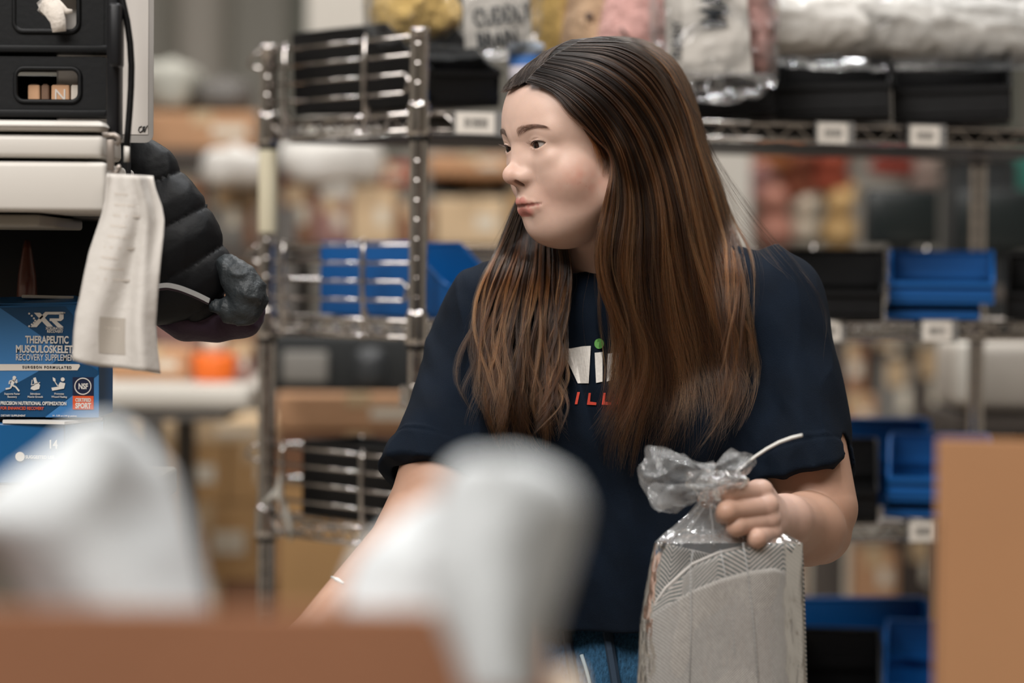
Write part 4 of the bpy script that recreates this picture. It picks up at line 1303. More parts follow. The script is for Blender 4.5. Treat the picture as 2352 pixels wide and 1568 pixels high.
blob('plush_head', [(A(1365, 20, 3.52), (.045, .05, .085)), (A(1350, 100, 3.52), (.04, .045, .05))], TANP, pk)
blob('plush_body', [(A(1465, 20, 3.50), (.060, .05, .075)), (A(1445, 90, 3.49), (.050, .05, .055)), (A(1480, 140, 3.5), (.03, .04, .03))], PINKP, pk)
b = MB(); b.lathe(P(1353, 38, 3.468), [(.001, 0), (.006, .001), (.005, .004), (.001, .006)], 14, (0, -1, 0))
b.build('plush_eye', mat('eye_thread', hexc(70, 52, 44), .5), pk, True)
b = MB(); b.tube([P(1427, 64, 3.44), P(1434, 76, 3.438), P(1442, 88, 3.437)], .0024, 8); b.build('stitched_mouth', MATS['eye_thread'], pk, True)
ma = thing('bagged_gift', 'clear gift bag holding a pale card printed MA, hanging over a black bin', 'gift bag', A(1660, 190, 3.36))
tagboard(ma, [(1570, 186), (1728, 168), (1712, -60), (1566, -60)], (3.335, 3.325, 3.335, 3.345), CARD)
tagboard(ma, [(1532, 190), (1568, 188), (1564, -60), (1524, -60)], (3.375, 3.337, 3.347, 3.385), CARD)
blob('plush_ear', [(A(1735, 20, 3.40), (.022, .03, .06)), (A(1748, 110, 3.39), (.014, .03, .04))], PINKP, ma)
M = frame(P(1668, 62, 3.326), Vector((.035, 0, 1)), Vector((-1, -.05, .035)))
lettering('MAN', M @ Matrix.Translation((0, 0, .0006)), .052, DARKINK, ma, .0012, .62)
M = frame(P(1562, 134, 3.338), Vector((0, .0, 1)), Vector((-1, .9, 0)))
lettering('FUNNY', M @ Matrix.Translation((0, -.002, .0012)), .022, DARKINK, ma, .0008, .7)
film_bag('bag_film', A(1640, 60, 3.375), (.085, .062, .100), ma, .013, seed=11)
film_bag('film_corner', A(1660, 190, 3.335), (.062, .02, .012), ma, .008, .004, seed=5)
tub = thing('plastic_tub', 'pale blue round tub with a white lid wedged beside the end bin', 'tub', P(1207, 226, 3.40))
c = P(1207, 235, 3.42)
r = .0245
b = MB(); b.lathe(c, [(r * .86, 0), (r * .9, .004), (r, .062), (r, .066)], 28); b.build('tub_body', mat('tub_blue', hexc(70, 120, 190), .4), tub, True)
b = MB(); b.lathe(c, [(r * 1.06, .066), (r * 1.06, .080), (r * .98, .083), (r * .4, .084)], 28); b.build('tub_lid', mat('tub_lid_white', hexc(186, 198, 214), .4), tub, True)
b = MB(); b.lathe(c, [(r * .955, .018), (r * 1.0, .050)], 28); b.build('tub_label', mat('tub_label', hexc(176, 170, 176), .5), tub, True)
roll = thing('film_roll', 'large clear plastic wrapped foam roll lying along the top of the bins', 'packing roll', A(2060, 140, 3.5))
rc, rd = A(1770, 52, 3.47), A(2420, 80, 3.66)
def roll_f(p):
    d = cone(p, rc, rd, .046, .050)
    ax = (rd - rc) / np.linalg.norm(rd - rc)
    s = (p - rc) @ ax.astype(p.dtype)
    w = np.stack([s * 10, p[:, 1] * 30, p[:, 2] * 46], 1)
    return d + .006 * (np.abs(noise3(w)) - .3) + .002 * noise3(p * 70)
v, q = surface_net(roll_f, np.minimum(rc, rd) - .08, np.maximum(rc, rd) + .08, .005, project=1)
np_mesh('foam_core', rc + (v - rc) * 1.0, q, mat('pale_foam', hexc(206, 202, 196), .28, var=.12, vscale=14, bump=.35, bscale=50, spec=.8, coat=.6), roll)
film_bag('film_wrap', (rc + rd) / 2 + np.array([.0, -.01, .0]), (.24, .075, .058), roll, .010, .008, seed=23)
# ------------------------------------------------------------------ packing station on the near side: crates, cabinet, sheet, jacket, cartons
def quad_box(name, px0, py0, px1, py1, Y, depth, m, parent=None, bev=.003, seg=2):
    """bevelled box whose front face spans the photo rectangle at distance Y"""
    a, c = P(px0, py0, Y), P(px1, py1, Y)
    b = MB(); b.rbox(((a.x + c.x) / 2, Y + depth / 2, (a.z + c.z) / 2), (abs(c.x - a.x), depth, abs(a.z - c.z)), bev, seg=seg)
    return b.build(name, m, parent, True)
DKP = mat('dark_crate_plastic', hexc(8, 9, 11), .55, spec=.25, bump=.03, bscale=160)
WMET = mat('white_enamel', hexc(198, 193, 186), .42, var=.03, vscale=6)
def crate(label, px0, px1, py0, py1, hole, Y, d):
    a, c = P(px0, py0, Y), P(px1, py1, Y)
    root = thing('stacking_crate', label, 'crate', ((a.x + c.x) / 2, Y + d / 2, c.z), 'black crates on the packing station')
    x0, x1, z0, z1 = a.x, c.x, c.z, a.z
    h0, h1 = P(hole[0], hole[1], Y), P(hole[2], hole[3], Y)
    # front wall with a rounded grip hole
    bm = bmesh.new()
    N = 12
    rr = .009
    inner = []
    for cx, cz, s0 in ((h1.x - rr, h0.z - rr, 0), (h0.x + rr, h0.z - rr, 1), (h0.x + rr, h1.z + rr, 2), (h1.x - rr, h1.z + rr, 3)):
        for k in range(N // 2 + 1):
            an = s0 * PI / 2 + k / (N // 2) * PI / 2
            inner.append((cx + rr * math.cos(an), cz + rr * math.sin(an)))
    n = len(inner)
    cxm, czm = (h0.x + h1.x) / 2, (h0.z + h1.z) / 2
    outer = []
    for x, z in inner:
        dx, dz = x - cxm, z - czm
        s = min((((x1 if dx > 0 else x0) - cxm) / dx) if abs(dx) > 1e-6 else 1e9, (((z1 if dz > 0 else z0) - czm) / dz) if abs(dz) > 1e-6 else 1e9)
        outer.append((cxm + dx * s, czm + dz * s))
    b = MB()
    vs = [Vector((x, Y, z)) for x, z in inner] + [Vector((x, Y, z)) for x, z in outer] + [Vector((x, Y + .006, z)) for x, z in inner] + [Vector((x, Y + .006, z)) for x, z in outer]
    fs = []
    for i in range(n):
        j = (i + 1) % n
        fs += [(i, j, n + j, n + i), (2 * n + j, 2 * n + i, 3 * n + i, 3 * n + j), (j, i, 2 * n + i, 2 * n + j)]
    b.add(vs, fs)
    for X, Z in ((x0, z0), (x0, z1), (x1, z0), (x1, z1)):       # fill the corners
        nb = sorted(outer, key=lambda q: (q[0] - X) ** 2 + (q[1] - Z) ** 2)[:2]
        b.add([Vector((X, Y, Z))] + [Vector((q[0], Y, q[1])) for q in nb], [(0, 1, 2)])
    b.build('front_wall', DKP, root)
    b = MB()
    b.tube([Vector((x, Y - .0005, z)) for x, z in inner], .0026, 8, closed=True); b.build('grip_rim', DKP, root, True)
    for nm, cc, sz in (('side_wall', (x1 - .003, Y + d / 2, (z0 + z1) / 2), (.006, d, z1 - z0)), ('side_wall', (x0 + .003, Y + d / 2, (z0 + z1) / 2), (.006, d, z1 - z0)),
                       ('back_wall', ((x0 + x1) / 2, Y + d - .003, (z0 + z1) / 2), (x1 - x0, .006, z1 - z0)), ('crate_floor', ((x0 + x1) / 2, Y + d / 2, z0 + .003), (x1 - x0, d, .006))):
        b = MB(); b.rbox(cc, sz, .002); b.build(nm, DKP, root)
    b = MB(); b.rbox(((x0 + x1) / 2, Y - .002, z0 + .004), (x1 - x0 + .004, .006, .008), .002); b.build('bottom_band', DKP, root, True)
    return root
crate('black stacking crate holding small tan boxes, lower one above the white cabinet', -330, 243, 126, 270, (36, 156, 184, 234), 2.53, .26)
crate('black stacking crate with a white cloth hanging in its grip hole, the upper one', -330, 246, -150, 122, (33, -20, 181, 73), 2.53, .26)
Z0 = P(0, 266, 2.53).z
BOXC = [mat('tan_carton', hexc(188, 146, 112), .8), mat('brown_carton', hexc(110, 84, 66), .8), mat('pale_carton', hexc(196, 186, 174), .8)]
for x0, x1, m, lab in ((62, 92, 0, 'tan narrow box inside the lower crate, nearest its dark end'), (93, 113, 1, 'brown narrow box inside the lower crate'), (116, 160, 0, 'tan box with a thin N print in the lower crate'), (161, 184, 2, 'pale box in the lower crate at the grip corner')):
    a, c = P(x0 + 1, 194, 2.542), P(x1 - 1, 234, 2.542)
    r = thing('small_carton', lab, 'box', ((a.x + c.x) / 2, 2.57, Z0 + .004), 'small boxes in the crate')
    b = MB(); b.rbox(((a.x + c.x) / 2, 2.573, (a.z + Z0 + .008) / 2), (c.x - a.x, .06, a.z - Z0 - .008), .002); b.build('carton_body', BOXC[m], r)
    b = MB(); b.box(((a.x + c.x) / 2, 2.573, a.z + .0003), ((c.x - a.x) * .5, .058, .0006)); b.build('tape_strip', BOXC[1], r)
    if x0 == 116: lettering('N', Matrix.Translation((a.x + .003, 2.5425, P(0, 229, 2.542).z)) @ Matrix.Rotation(PI / 2, 4, 'X'), .017, WMET, r)
def strip(name, pts, w, m, parent, th=.001, wdir=None):
    """bent ribbon through points with half width w"""
    b = MB(); vs = []
    pts = [V3(p) for p in pts]
    for i, p in enumerate(pts):
        t = (pts[min(i + 1, len(pts) - 1)] - pts[max(i - 1, 0)]).normalized()
        s = t.cross(Vector((0, -1, 0))).normalized() if wdir is None else V3(wdir)
        ww = w[i] if isinstance(w, (list, tuple)) else w
        nrm = t.cross(s).normalized()
        vs += [p - s * ww, p + s * ww, p + s * ww + nrm * th, p - s * ww + nrm * th]
    fs = []
    for i in range(len(pts) - 1):
        for k in range(4): fs.append((i * 4 + k, i * 4 + (k + 1) % 4, i * 4 + 4 + (k + 1) % 4, i * 4 + 4 + k))
    fs += [(3, 2, 1, 0), tuple(len(vs) - 4 + k for k in range(4))]
    b.add(vs, fs)
    return b.build(name, m, parent, True)
cl = thing('white_cloth', 'white cloth tail drooping through the grip hole of the upper crate', 'cloth', P(130, 72, 2.52))
CLOTH = mat('white_cloth', hexc(205, 196, 186), .9, var=.06, vscale=60, bump=.3, bscale=120)
strip('cloth_tail', [P(100, -8, 2.545), P(112, 10, 2.522), P(124, 26, 2.516), P(133, 48, 2.515), P(136, 73, 2.516)], [.010, .011, .010, .008, .007], CLOTH, cl, .003)
strip('cloth_fold', [P(122, 0, 2.522), P(140, 16, 2.517), P(152, 26, 2.516), P(166, 26, 2.517)], [.005, .004, .003, .002], CLOTH, cl, .003)
strip('cloth_fold', [P(92, 30, 2.538), P(104, 12, 2.53), P(118, 8, 2.525)], [.004, .006, .006], CLOTH, cl, .003)
# white cabinet: three enamelled fronts with rounded ends
cab = thing('white_cabinet', 'off white enamelled cabinet fronts stacked under the black crates', 'cabinet', P(60, 490, 2.45))
quad_box('top_slab', -400, 272, 238, 301, 2.440, .30, WMET, cab, .006, 3)
quad_box('upper_front', -400, 305, 236, 362, 2.446, .30, WMET, cab, .005, 3)
quad_box('lower_front', -400, 367, 244, 487, 2.438, .30, WMET, cab, .005, 3)
quad_box('under_rail', -400, 489, 90, 520, 2.47, .25, mat('grey_enamel', hexc(150, 146, 138), .5), cab)
DARKM = mat('black_metal', hexc(12, 13, 17), .45, .2)
st = thing('station_upright', 'black metal upright of the packing station beside the white sheet', 'upright', P(262, 1200, 2.50))
quad_box('upright_bar', 246, -400, 272, 320, 2.475, .03, DARKM, st)
quad_box('upright_bar', 250, 300, 290, 830, 2.56, .03, DARKM, st)
quad_box('clamp_block', 250, 6, 275, 152, 2.455, .03, DARKM, st, .003)
# laminated sheet with a scribbled mark
sh = thing('laminated_sheet', 'laminated white sheet with rounded corner and small scribble hanging by the crates', 'sheet', P(310, 326, 2.55))
a, c = P(262, -60, 2.555), P(352, 328, 2.555)
r = .009
def rounded(x0, z0, x1, z1, r, n=6):
    out = []
    for cx, cz, s0 in ((x1 - r, z1 - r, 0), (x0 + r, z1 - r, 1), (x0 + r, z0 + r, 2), (x1 - r, z0 + r, 3)):
        for k in range(n + 1):
            an = s0 * PI / 2 + k / n * PI / 2; out.append((cx + r * math.cos(an), cz + r * math.sin(an)))
    return out
MZ = Matrix.Translation((0, 2.555, 0)) @ Matrix.Rotation(PI / 2, 4, 'X')
b = MB(); b.prism(rounded(a.x - .06, c.z, c.x, a.z, r), .0012, MZ); b.build('laminate_border', mat('laminate', hexc(168, 164, 160), .12, spec=.7, coat=.6), sh)
c2 = P(340, 309, 2.555)
b = MB(); b.prism([(a.x - .058, c2.z), (c2.x, c2.z), (c2.x, a.z), (a.x - .058, a.z)], .0006, Matrix.Translation((0, -.0008, 0)) @ MZ); b.build('paper_insert', mat('bright_paper', hexc(214, 208, 202), .35, coat=.4), sh)
b = MB()
def pen(pts): b.tube([P(x, y, 2.5536) for x, y in pts], .00055, 5)
pen([(326, 290), (320, 292), (318, 299), (321, 304), (327, 301)]); pen([(324, 303), (331, 296), (333, 290), (329, 291), (328, 299), (331, 303), (336, 293), (339, 288)])
pen([(329, 297), (334, 299), (332, 303)])
o = b.build('scribble', INK, sh); o['kind'] = 'stuff'
# cable, hook and hanging paper
cb = thing('black_cable', 'thick black cable curving down in front of the laminated sheet', 'cable', P(294, 330, 2.48))
b = MB(); b.tube([P(x, y, 2.475) for x, y in ((268, -60), (281, 0), (292, 50), (299, 100), (302, 150), (301, 200), (298, 250), (294, 300), (291, 335))], .0034, 10); b.build('cable_sheath', BLACKP, cb, True)
b = MB(); b.tube([P(291, 335, 2.475), P(291, 372, 2.475)], .0030, 10); b.build('cable_plug', WMET, cb, True)
hk = thing('metal_hook', 'grey metal hook and bracket at the end of the white cabinet', 'hook', P(262, 400, 2.44))
b = MB(); b.tube([P(236, 310, 2.437), P(262, 310, 2.437), P(272, 316, 2.437), P(274, 326, 2.437), P(266, 332, 2.437)], .0028, 8); b.build('hook_wire', mat('grey_steel', hexc(150, 140, 132), .35, .7), hk, True)
quad_box('hook_plate', 245, 320, 262, 392, 2.437, .004, MATS['grey_steel'], hk, .001)
b = MB(); b.tube([P(255, 400, 2.436), P(268, 396, 2.436), P(274, 386, 2.436), P(270, 380, 2.436)], .0028, 8); b.build('hook_wire', MATS['grey_steel'], hk, True)
pp = thing('hanging_paper', 'creased white printed paper hanging from the hook over the blue carton', 'paper', P(280, 850, 2.42))
Lx = [(0, 245, 352), (.06, 243, 357), (.15, 240, 372), (.22, 233, 378), (.30, 222, 376), (.42, 205, 370), (.55, 193, 364), (.66, 184, 360), (.75, 175, 357), (.85, 170, 360), (.93, 168, 364), (1, 166, 368)]
def paper_pt(u, v):
    l = np.interp(v, [q[0] for q in Lx], [q[1] for q in Lx]); rt = np.interp(v, [q[0] for q in Lx], [q[2] for q in Lx])
    x = l + (rt - l) * u
    yb = 826 + 24 * min(1, u * 1.4) + 4 * math.sin(u * 7)
    y = 398 + 6 * u + (yb - 398) * v
    f = math.exp(-((u - .70 - .12 * v) / .10) ** 2)
    Y = 2.425 - .012 * f * (1 - .3 * v) + .006 * math.sin(u * 9 + v * 4) + .014 * (u - .5) ** 2 + .02 * max(0, u - .75)
    return P(x, y, Y)
b = MB(); b.grid(paper_pt, 28, 40)
PAPER = mat('thin_paper', hexc(200, 195, 189), .8, var=.03, vscale=20, bump=.1, bscale=90)
nt = PAPER.node_tree
o = b.build('paper_sheet', PAPER, pp, True)
md = o.modifiers.new('thickness', 'SOLIDIFY'); md.thickness = .0008
GREYP = mat('grey_print', hexc(168, 160, 150), .8)
b = MB()
def patch(u0, u1, v0, v1, n=8):
    b.grid(lambda u, v: paper_pt(u0 + (u1 - u0) * u + .02 * (v - .5) * (.5 - u), v0 + (v1 - v0) * v) - Vector((0, .0012, 0)), n, n)
patch(.30, .62, .74, .93); b.uv = None; b.build('printed_mark', GREYP, pp, True)
b = MB(); patch(.35, .56, .790, .802); b.uv = None; b.build('printed_mark', WHITEP, pp, True)
b = MB()
for k in range(9): patch(.18, .42 + .1 * (k % 3), .10 + k * .055, .112 + k * .055, 4)
b.uv = None; o = b.build('faint_print', mat('faint_print', hexc(196, 188, 179), .8), pp, True); o['kind'] = 'stuff'
# puffer jacket
PUFF = mat('puffer_nylon', hexc(6, 8, 12), .5, spec=.25, bump=.12, bscale=40)
LIN = mat('purple_lining', hexc(46, 24, 46), .7, sheen=.1, bump=.2, bscale=80)
jk = thing('puffer_jacket', 'black quilted puffer jacket with purple lining hanging beside the station', 'jacket', P(470, 770, 2.62))
JY = 2.64
BAF = [((300, 330), 40), ((330, 400), 62), ((352, 480), 96), ((378, 560), 118), ((400, 625), 116), ((440, 640), 84)]
def jacket_f(p):
    d = None
    for (a, ra), (c, rc) in zip(BAF[:-1], BAF[1:]):
        k = np.array([1, 1.7, 1], p.dtype)                       # flattened front to back
        o = np.array(P(360, 500, JY))
        e = cone((p - o) * k, (np.array(P(*a, JY)) - o) * k, (np.array(P(*c, JY)) - o) * k, ra / FPX * JY, rc / FPX * JY) / 1.3
        d = e if d is None else smin(d, e, .02)
    X, Z = p[:, 0], p[:, 2]
    ux = (X - P(300, 500, JY).x); uz = (P(300, 300, JY).z - Z)
    w = np.stack([X * 55, p[:, 1] * 40, Z * 26], 1)
    t = uz + .30 * ux + .25 * ux * ux / .1
    s1 = np.abs((t / .0560 + .30) % 1 - .5)                      # seams across
    s2 = np.abs(ux - .062 - .45 * uz)                            # one long seam
    puff = .0062 * np.power(np.clip(np.minimum(s1 * 2, s2 / .028), 0, 1), .38)
    return d + .005 - puff - .0010 * (1 - 2 * np.abs(noise3(w)))
lo, hi = np.array(P(200, 800, JY)) - .08, np.array(P(620, 250, JY)) + .08
v, q = surface_net(jacket_f, lo, hi, .0030, margin=2.2)
np_mesh('quilted_shell', v, q, PUFF, jk)
HOODM = mat('puffer_grey', hexc(44, 49, 52), .5, spec=.4, bump=.4, bscale=80)
def cuff_f(p):
    pts = [((524, 612), 24), ((548, 640), 34), ((570, 678), 40), ((560, 706), 34), ((530, 716), 26), ((496, 704), 12)]
    d = chain(p, [(np.array(P(*c, JY - .02)), r / FPX * JY) for c, r in pts], .006)
    return d - .003 * (1 - 2 * np.abs(noise3(p * 75)))
v, q = surface_net(cuff_f, lo, hi + np.array([.05, 0, 0]), .003, margin=2.0)
np_mesh('gathered_hem', v, q, HOODM, jk, label='grey gathered hem')
def lin_f(p):
    pts = [((372, 690), 46), ((430, 728), 48), ((500, 742), 36), ((566, 738), 26), ((596, 712), 14)]
    d = chain(p, [(np.array(P(*c, JY + .02)), r / FPX * JY) for c, r in pts], .02)
    return d - .003 * noise3(np.stack([p[:, 0] * 30 + p[:, 2] * 60, p[:, 1] * 40, p[:, 2] * 60], 1))
v, q = surface_net(lin_f, lo - .04, hi + np.array([.06, 0, 0]), .003, margin=2.0)
np_mesh('lining', v, q, LIN, jk, label='dark purple lining')
b = MB()
zp = [(362, 657), (385, 655), (410, 660), (435, 669), (458, 679), (480, 690)]
zs_ = resample(np.array(zp, float), 64)
for i, (x, y) in enumerate(zs_):
    b.box(P(x, y, JY - .062 + .00035 * i), (.0011, .003, .0052), (0, math.atan2(33, 118), 0))
o = b.build('zipper_teeth', mat('zip_metal', hexc(225, 228, 230), .25, .7), jk); o['kind'] = 'stuff'
b = MB(); b.tube([P(x, y + 3, JY - .058 + .00035 * i * 12.8) for i, (x, y) in enumerate(zp)], .0035, 8); b.build('zipper_tape', LIN, jk, True)
# dark cabinet behind the cartons
dk = thing('black_cabinet', 'black open cabinet in shadow behind the blue cartons', 'cabinet', P(100, 700, 2.8))
quad_box('cabinet_back', -400, 480, 236, 1000, 2.86, .02, DARKM, dk)
quad_box('cabinet_shelf', -400, 486, 250, 500, 2.66, .2, DARKM, dk)
b = MB(); b.lathe(P(62, 690, 2.80), [(.012, 0), (.010, .03), (.005, .06), (.003, .07)], 14); b.build('amber_bottle', mat('amber_plastic', hexc(92, 48, 34), .3), dk, True)

# supplement cartons
XB = [mat('carton_blue', hexc(0, 84, 138), .42, coat=.15), mat('carton_light_blue', hexc(60, 122, 180), .42, coat=.15), mat('carton_deep_blue', hexc(0, 66, 108), .42, coat=.15), mat('carton_navy', hexc(14, 26, 58), .42)]
PRW, PRO = mat('carton_white_print', hexc(220, 216, 210), .6), mat('carton_orange_print', hexc(216, 84, 36), .6)
YX = 2.585
xr = thing('supplement_carton', 'blue supplement carton reading XR therapeutic, standing upright on another', 'carton', P(60, 962, YX + .04))
fx0, fx1, fz0, fz1 = P(-60, 800, YX).x, P(228, 800, YX).x, P(100, 958, YX).z, P(100, 697, YX).z
b = MB(); b.rbox(((fx0 + fx1) / 2, YX + .045, (fz0 + fz1) / 2), (fx1 - fx0, .09, fz1 - fz0), .0015); b.build('carton_body', XB[0], xr)
b = MB(); q = [P(-60, 699, YX), P(228, 692, YX), P(170, 678, YX + .05), P(-60, 684, YX + .05)]
b.add(q + [p - Vector((0, 0, .002)) for p in q], [(0, 1, 2, 3), (7, 6, 5, 4), (0, 4, 5, 1), (1, 5, 6, 2), (2, 6, 7, 3), (3, 7, 4, 0)]); b.build('top_flap', XB[0], xr)
b = MB(); b.rbox(P(110, 682, YX + .03), (.055, .012, .0035), .001, (0, .02, .1)); b.build('white_sticker', PRW, xr)
def flat(pix_poly, m, name, lift):
    b = MB(); n = len(pix_poly)
    p = [P(x, y, YX - lift) for x, y in pix_poly]
    b.add(p + [v + Vector((0, .0002, 0)) for v in p], [tuple(range(n))[::-1], tuple(range(n, 2 * n))] + [(i, (i + 1) % n, (i + 1) % n + n, i + n) for i in range(n)])
    return b.build(name, m, xr)
flat([(-58, 700), (4, 708), (96, 772), (20, 838), (-58, 838)], XB[1], 'light_panel', .0004)
flat([(-58, 838), (20, 838), (96, 772), (150, 812), (122, 834), (20, 890), (-58, 940)], XB[1], 'light_panel', .0004)
flat([(150, 706), (170, 700), (226, 700), (226, 852), (170, 815), (166, 730)], XB[0], 'blue_panel', .0004)
flat([(2, 708), (150, 704), (168, 724), (168, 824), (96, 772)], XB[2], 'deep_panel', .0006)
flat([(104, 958), (152, 920), (227, 860), (227, 958)], XB[1], 'light_panel', .0004)
flat([(-58, 930), (70, 862), (128, 836), (224, 836), (224, 862), (150, 922), (100, 957), (-58, 957)], XB[2], 'deep_panel', .0003)
flat([(-58, 836), (182, 836), (184, 840), (178, 850), (-58, 851)], WHITEP, 'pale_band', .0010)
flat([(167, 866), (215, 866), (215, 908), (167, 908)], XB[3], 'certification_mark', .0012)
flat([(167, 909), (215, 909), (215, 940), (167, 940)], PRO, 'certification_mark', .0012)
def txt(body, x, y, size_px, m, bold=.0, width=.8, align='LEFT', spacing=1.0, shear=0):
    s = size_px / FPX * YX / .72
    M = Matrix.Translation(P(x, y, YX - .0014)) @ Matrix.Rotation(PI / 2, 4, 'X')
    return lettering(body, M, s, m, xr, bold * s, width, shear, align, spacing)
txt('THERAPEUTIC', 108, 788, 17, PRW, .030, .66, 'CENTER')
txt('MUSCULOSKELETAL', 36, 809, 17, PRW, .030, .70)
txt('RECOVERY SUPPLEMENT', 36, 827, 15, PRW, .004, .62)
txt('SURGEON FORMULATED', 108, 846, 6, INK, .02, .95, 'CENTER', 1.35)
txt('PRECISION NUTRITIONAL OPTIMIZATION', 1, 929, 8, PRW, .03, .72)
txt('FOR ENHANCED RECOVERY', 1, 940, 7, PRO, .02, .80)
txt('DIETARY SUPPLEMENT', 2, 956, 4.5, PRW, .01, .9)
txt('14 - 5.08 oz (144 g) packets', 120, 956, 4.0, PRW, .01, .9)
txt('XCELERATED', 145, 757, 6, PRW, .02, .80, 'RIGHT')
txt('RECOVERY', 145, 764, 6, PRW, .02, .90, 'RIGHT')
txt('NSF', 191, 893, 13, PRW, .03, .72, 'CENTER')
txt('CERTIFIED', 191, 922, 8, PRW, .03, .70, 'CENTER')
txt('SPORT', 191, 937, 12, PRW, .035, .72, 'CENTER')
txt('Supports Faster', 28, 906, 4.5, PRW, .01, .9, 'CENTER'); txt('Recovery', 28, 913, 4.5, PRW, .01, .9, 'CENTER')
txt('Stimulates', 81, 906, 4.5, PRW, .01, .9, 'CENTER'); txt('Muscle Growth', 81, 913, 4.5, PRW, .01, .9, 'CENTER')
txt('Promotes', 136, 906, 4.5, PRW, .01, .9, 'CENTER'); txt('Wound Healing', 136, 913, 4.5, PRW, .01, .9, 'CENTER')
txt('TM', 144, 720, 3.5, PRW, .01, .9)
def mark(polys, name):
    b = MB()
    for pl in polys:
        n = len(pl); p = [P(x, y, YX - .0014) for x, y in pl]
        b.add(p + [v + Vector((0, .0003, 0)) for v in p], [tuple(range(n))[::-1], tuple(range(n, 2 * n))] + [(i, (i + 1) % n, (i + 1) % n + n, i + n) for i in range(n)])
    return b.build(name, PRW, xr)
def line(pts, w):
    out = []
    for (x0, y0), (x1, y1) in zip(pts[:-1], pts[1:]):
        L = math.hypot(x1 - x0, y1 - y0); nx, ny = -(y1 - y0) / L * w / 2, (x1 - x0) / L * w / 2
        out.append([(x0 + nx, y0 + ny), (x1 + nx, y1 + ny), (x1 - nx, y1 - ny), (x0 - nx, y0 - ny)])
    return out
def disc(x, y, r, n=14): return [(x + r * math.cos(2 * PI * k / n), y + r * math.sin(2 * PI * k / n)) for k in range(n)]
# XR logo: slanted X whose leg runs into the R, dotted at its outer side
mark([[(78, 718), (92, 718), (122, 750), (108, 750)], [(70, 751), (84, 751), (110, 722), (145, 722), (145, 716), (104, 716)],
      [(138, 716), (146, 722), (146, 732), (140, 737), (114, 737), (114, 731), (136, 731), (136, 722)], [(118, 737), (130, 737), (146, 751), (132, 751)]], 'logo_letter')
for x, y in ((67, 720), (73, 725), (78, 731), (81, 736), (78, 741), (73, 745), (67, 749)):
    mark([disc(x, y, 2.3)], 'logo_dot')
mark([disc(33, 867, 4.2)] + line([(32, 871), (27, 884)], 7) + line([(27, 884), (36, 888), (44, 898)], 3.6) + line([(27, 884), (24, 891), (13, 893)], 3.6) + line([(31, 873), (22, 875), (21, 882)], 2.8) + line([(31, 874), (39, 879), (38, 871)], 2.6), 'runner_icon')
mark([[(76, 868), (82, 866), (85, 876), (92, 884), (90, 893), (78, 896), (70, 893), (72, 888), (80, 884)]] + line([(74, 872), (72, 884), (92, 878)], 1.6), 'muscle_icon')
mark([disc(144, 871, 4.6), [(138, 877), (150, 880), (147, 892), (120, 897), (118, 890), (132, 888)], [(121, 866), (127, 869), (128, 878), (122, 874)]] + line([(126, 876), (134, 888)], 2), 'athlete_icon')
b = MB(); b.tube([P(190.5 + 18.5 * math.cos(2 * PI * k / 32), 887 + 18.5 * math.sin(2 * PI * k / 32), YX - .0014) for k in range(32)], .00065, 6, closed=True); b.build('ring_mark', PRW, xr, True)
# lower carton, turned a little, with white torn edge
lo_c = thing('supplement_carton', 'second blue supplement carton, marked 14, turned askew under the upright one', 'carton', P(80, 1110, 2.60))
M2 = frame(P(148, 1110, 2.575), Vector((1, .06, 0)))
hgt = (P(148, 973, 2.575).z - P(148, 1110, 2.575).z)
b = MB(); b.rbox(M2 @ Vector((-.055, hgt / 2, -.045)), (.11, .09, hgt), .0015, M2.to_3x3() @ Matrix(((1, 0, 0), (0, 0, 1), (0, -1, 0)))); b.build('carton_body', XB[0], lo_c)
b = MB(); q = [P(6, 972, 2.57), P(148, 974, 2.57), P(236, 964, 2.62), P(10, 964, 2.62)]
b.add(q + [p + Vector((0, 0, .0028)) for p in q], [(3, 2, 1, 0), (4, 5, 6, 7), (0, 1, 5, 4), (1, 2, 6, 5), (2, 3, 7, 6), (3, 0, 4, 7)]); b.build('white_flap', PRW, lo_c)
b = MB(); q = [P(149, 976, 2.573), P(236, 968, 2.63), P(236, 1100, 2.63), P(149, 1110, 2.573)]
b.add(q + [p + Vector((.0004, .0012, 0)) for p in q], [(0, 3, 2, 1), (4, 5, 6, 7), (0, 1, 5, 4), (1, 2, 6, 5), (2, 3, 7, 6), (3, 0, 4, 7)]); b.build('side_panel', XB[1], lo_c)
s = 20 / FPX * 2.57 / .72
lettering('14', Matrix.Translation(P(110, 1029, 2.571)) @ Matrix.Rotation(PI / 2, 4, 'X'), s, PRW, lo_c, .02 * s, .8)
lettering('SUGGESTED USE', Matrix.Translation(P(58, 1052, 2.571)) @ Matrix.Rotation(PI / 2, 4, 'X'), s * .36, PRW, lo_c, .01 * s, .9)
b = MB(); b.lathe(P(46, 1048, 2.571), [(.005, 0), (.005, .0006)], 18, (0, -1, 0)); b.build('round_mark', PRW, lo_c)
# packing table carrying the cartons
PT = mat('table_laminate', hexc(150, 140, 126), .5)
tb = thing('packing_table', 'packing table under the blue cartons, hidden by white paper', 'table', (-.55, 2.66, 0))
tz = P(100, 1112, 2.575).z
xr1 = P(330, 1112, 2.575).x
b = MB(); b.rbox((xr1 - .40, 2.66, tz - .016), (.80, .34, .03), .004); b.build('table_top', PT, tb)
for x in (xr1 - .76, xr1 - .04):
    for y in (2.52, 2.80): b = MB(); b.box((x, y, (tz - .03) / 2), (.04, .04, tz - .032)); b.build('leg', DARKM, tb)
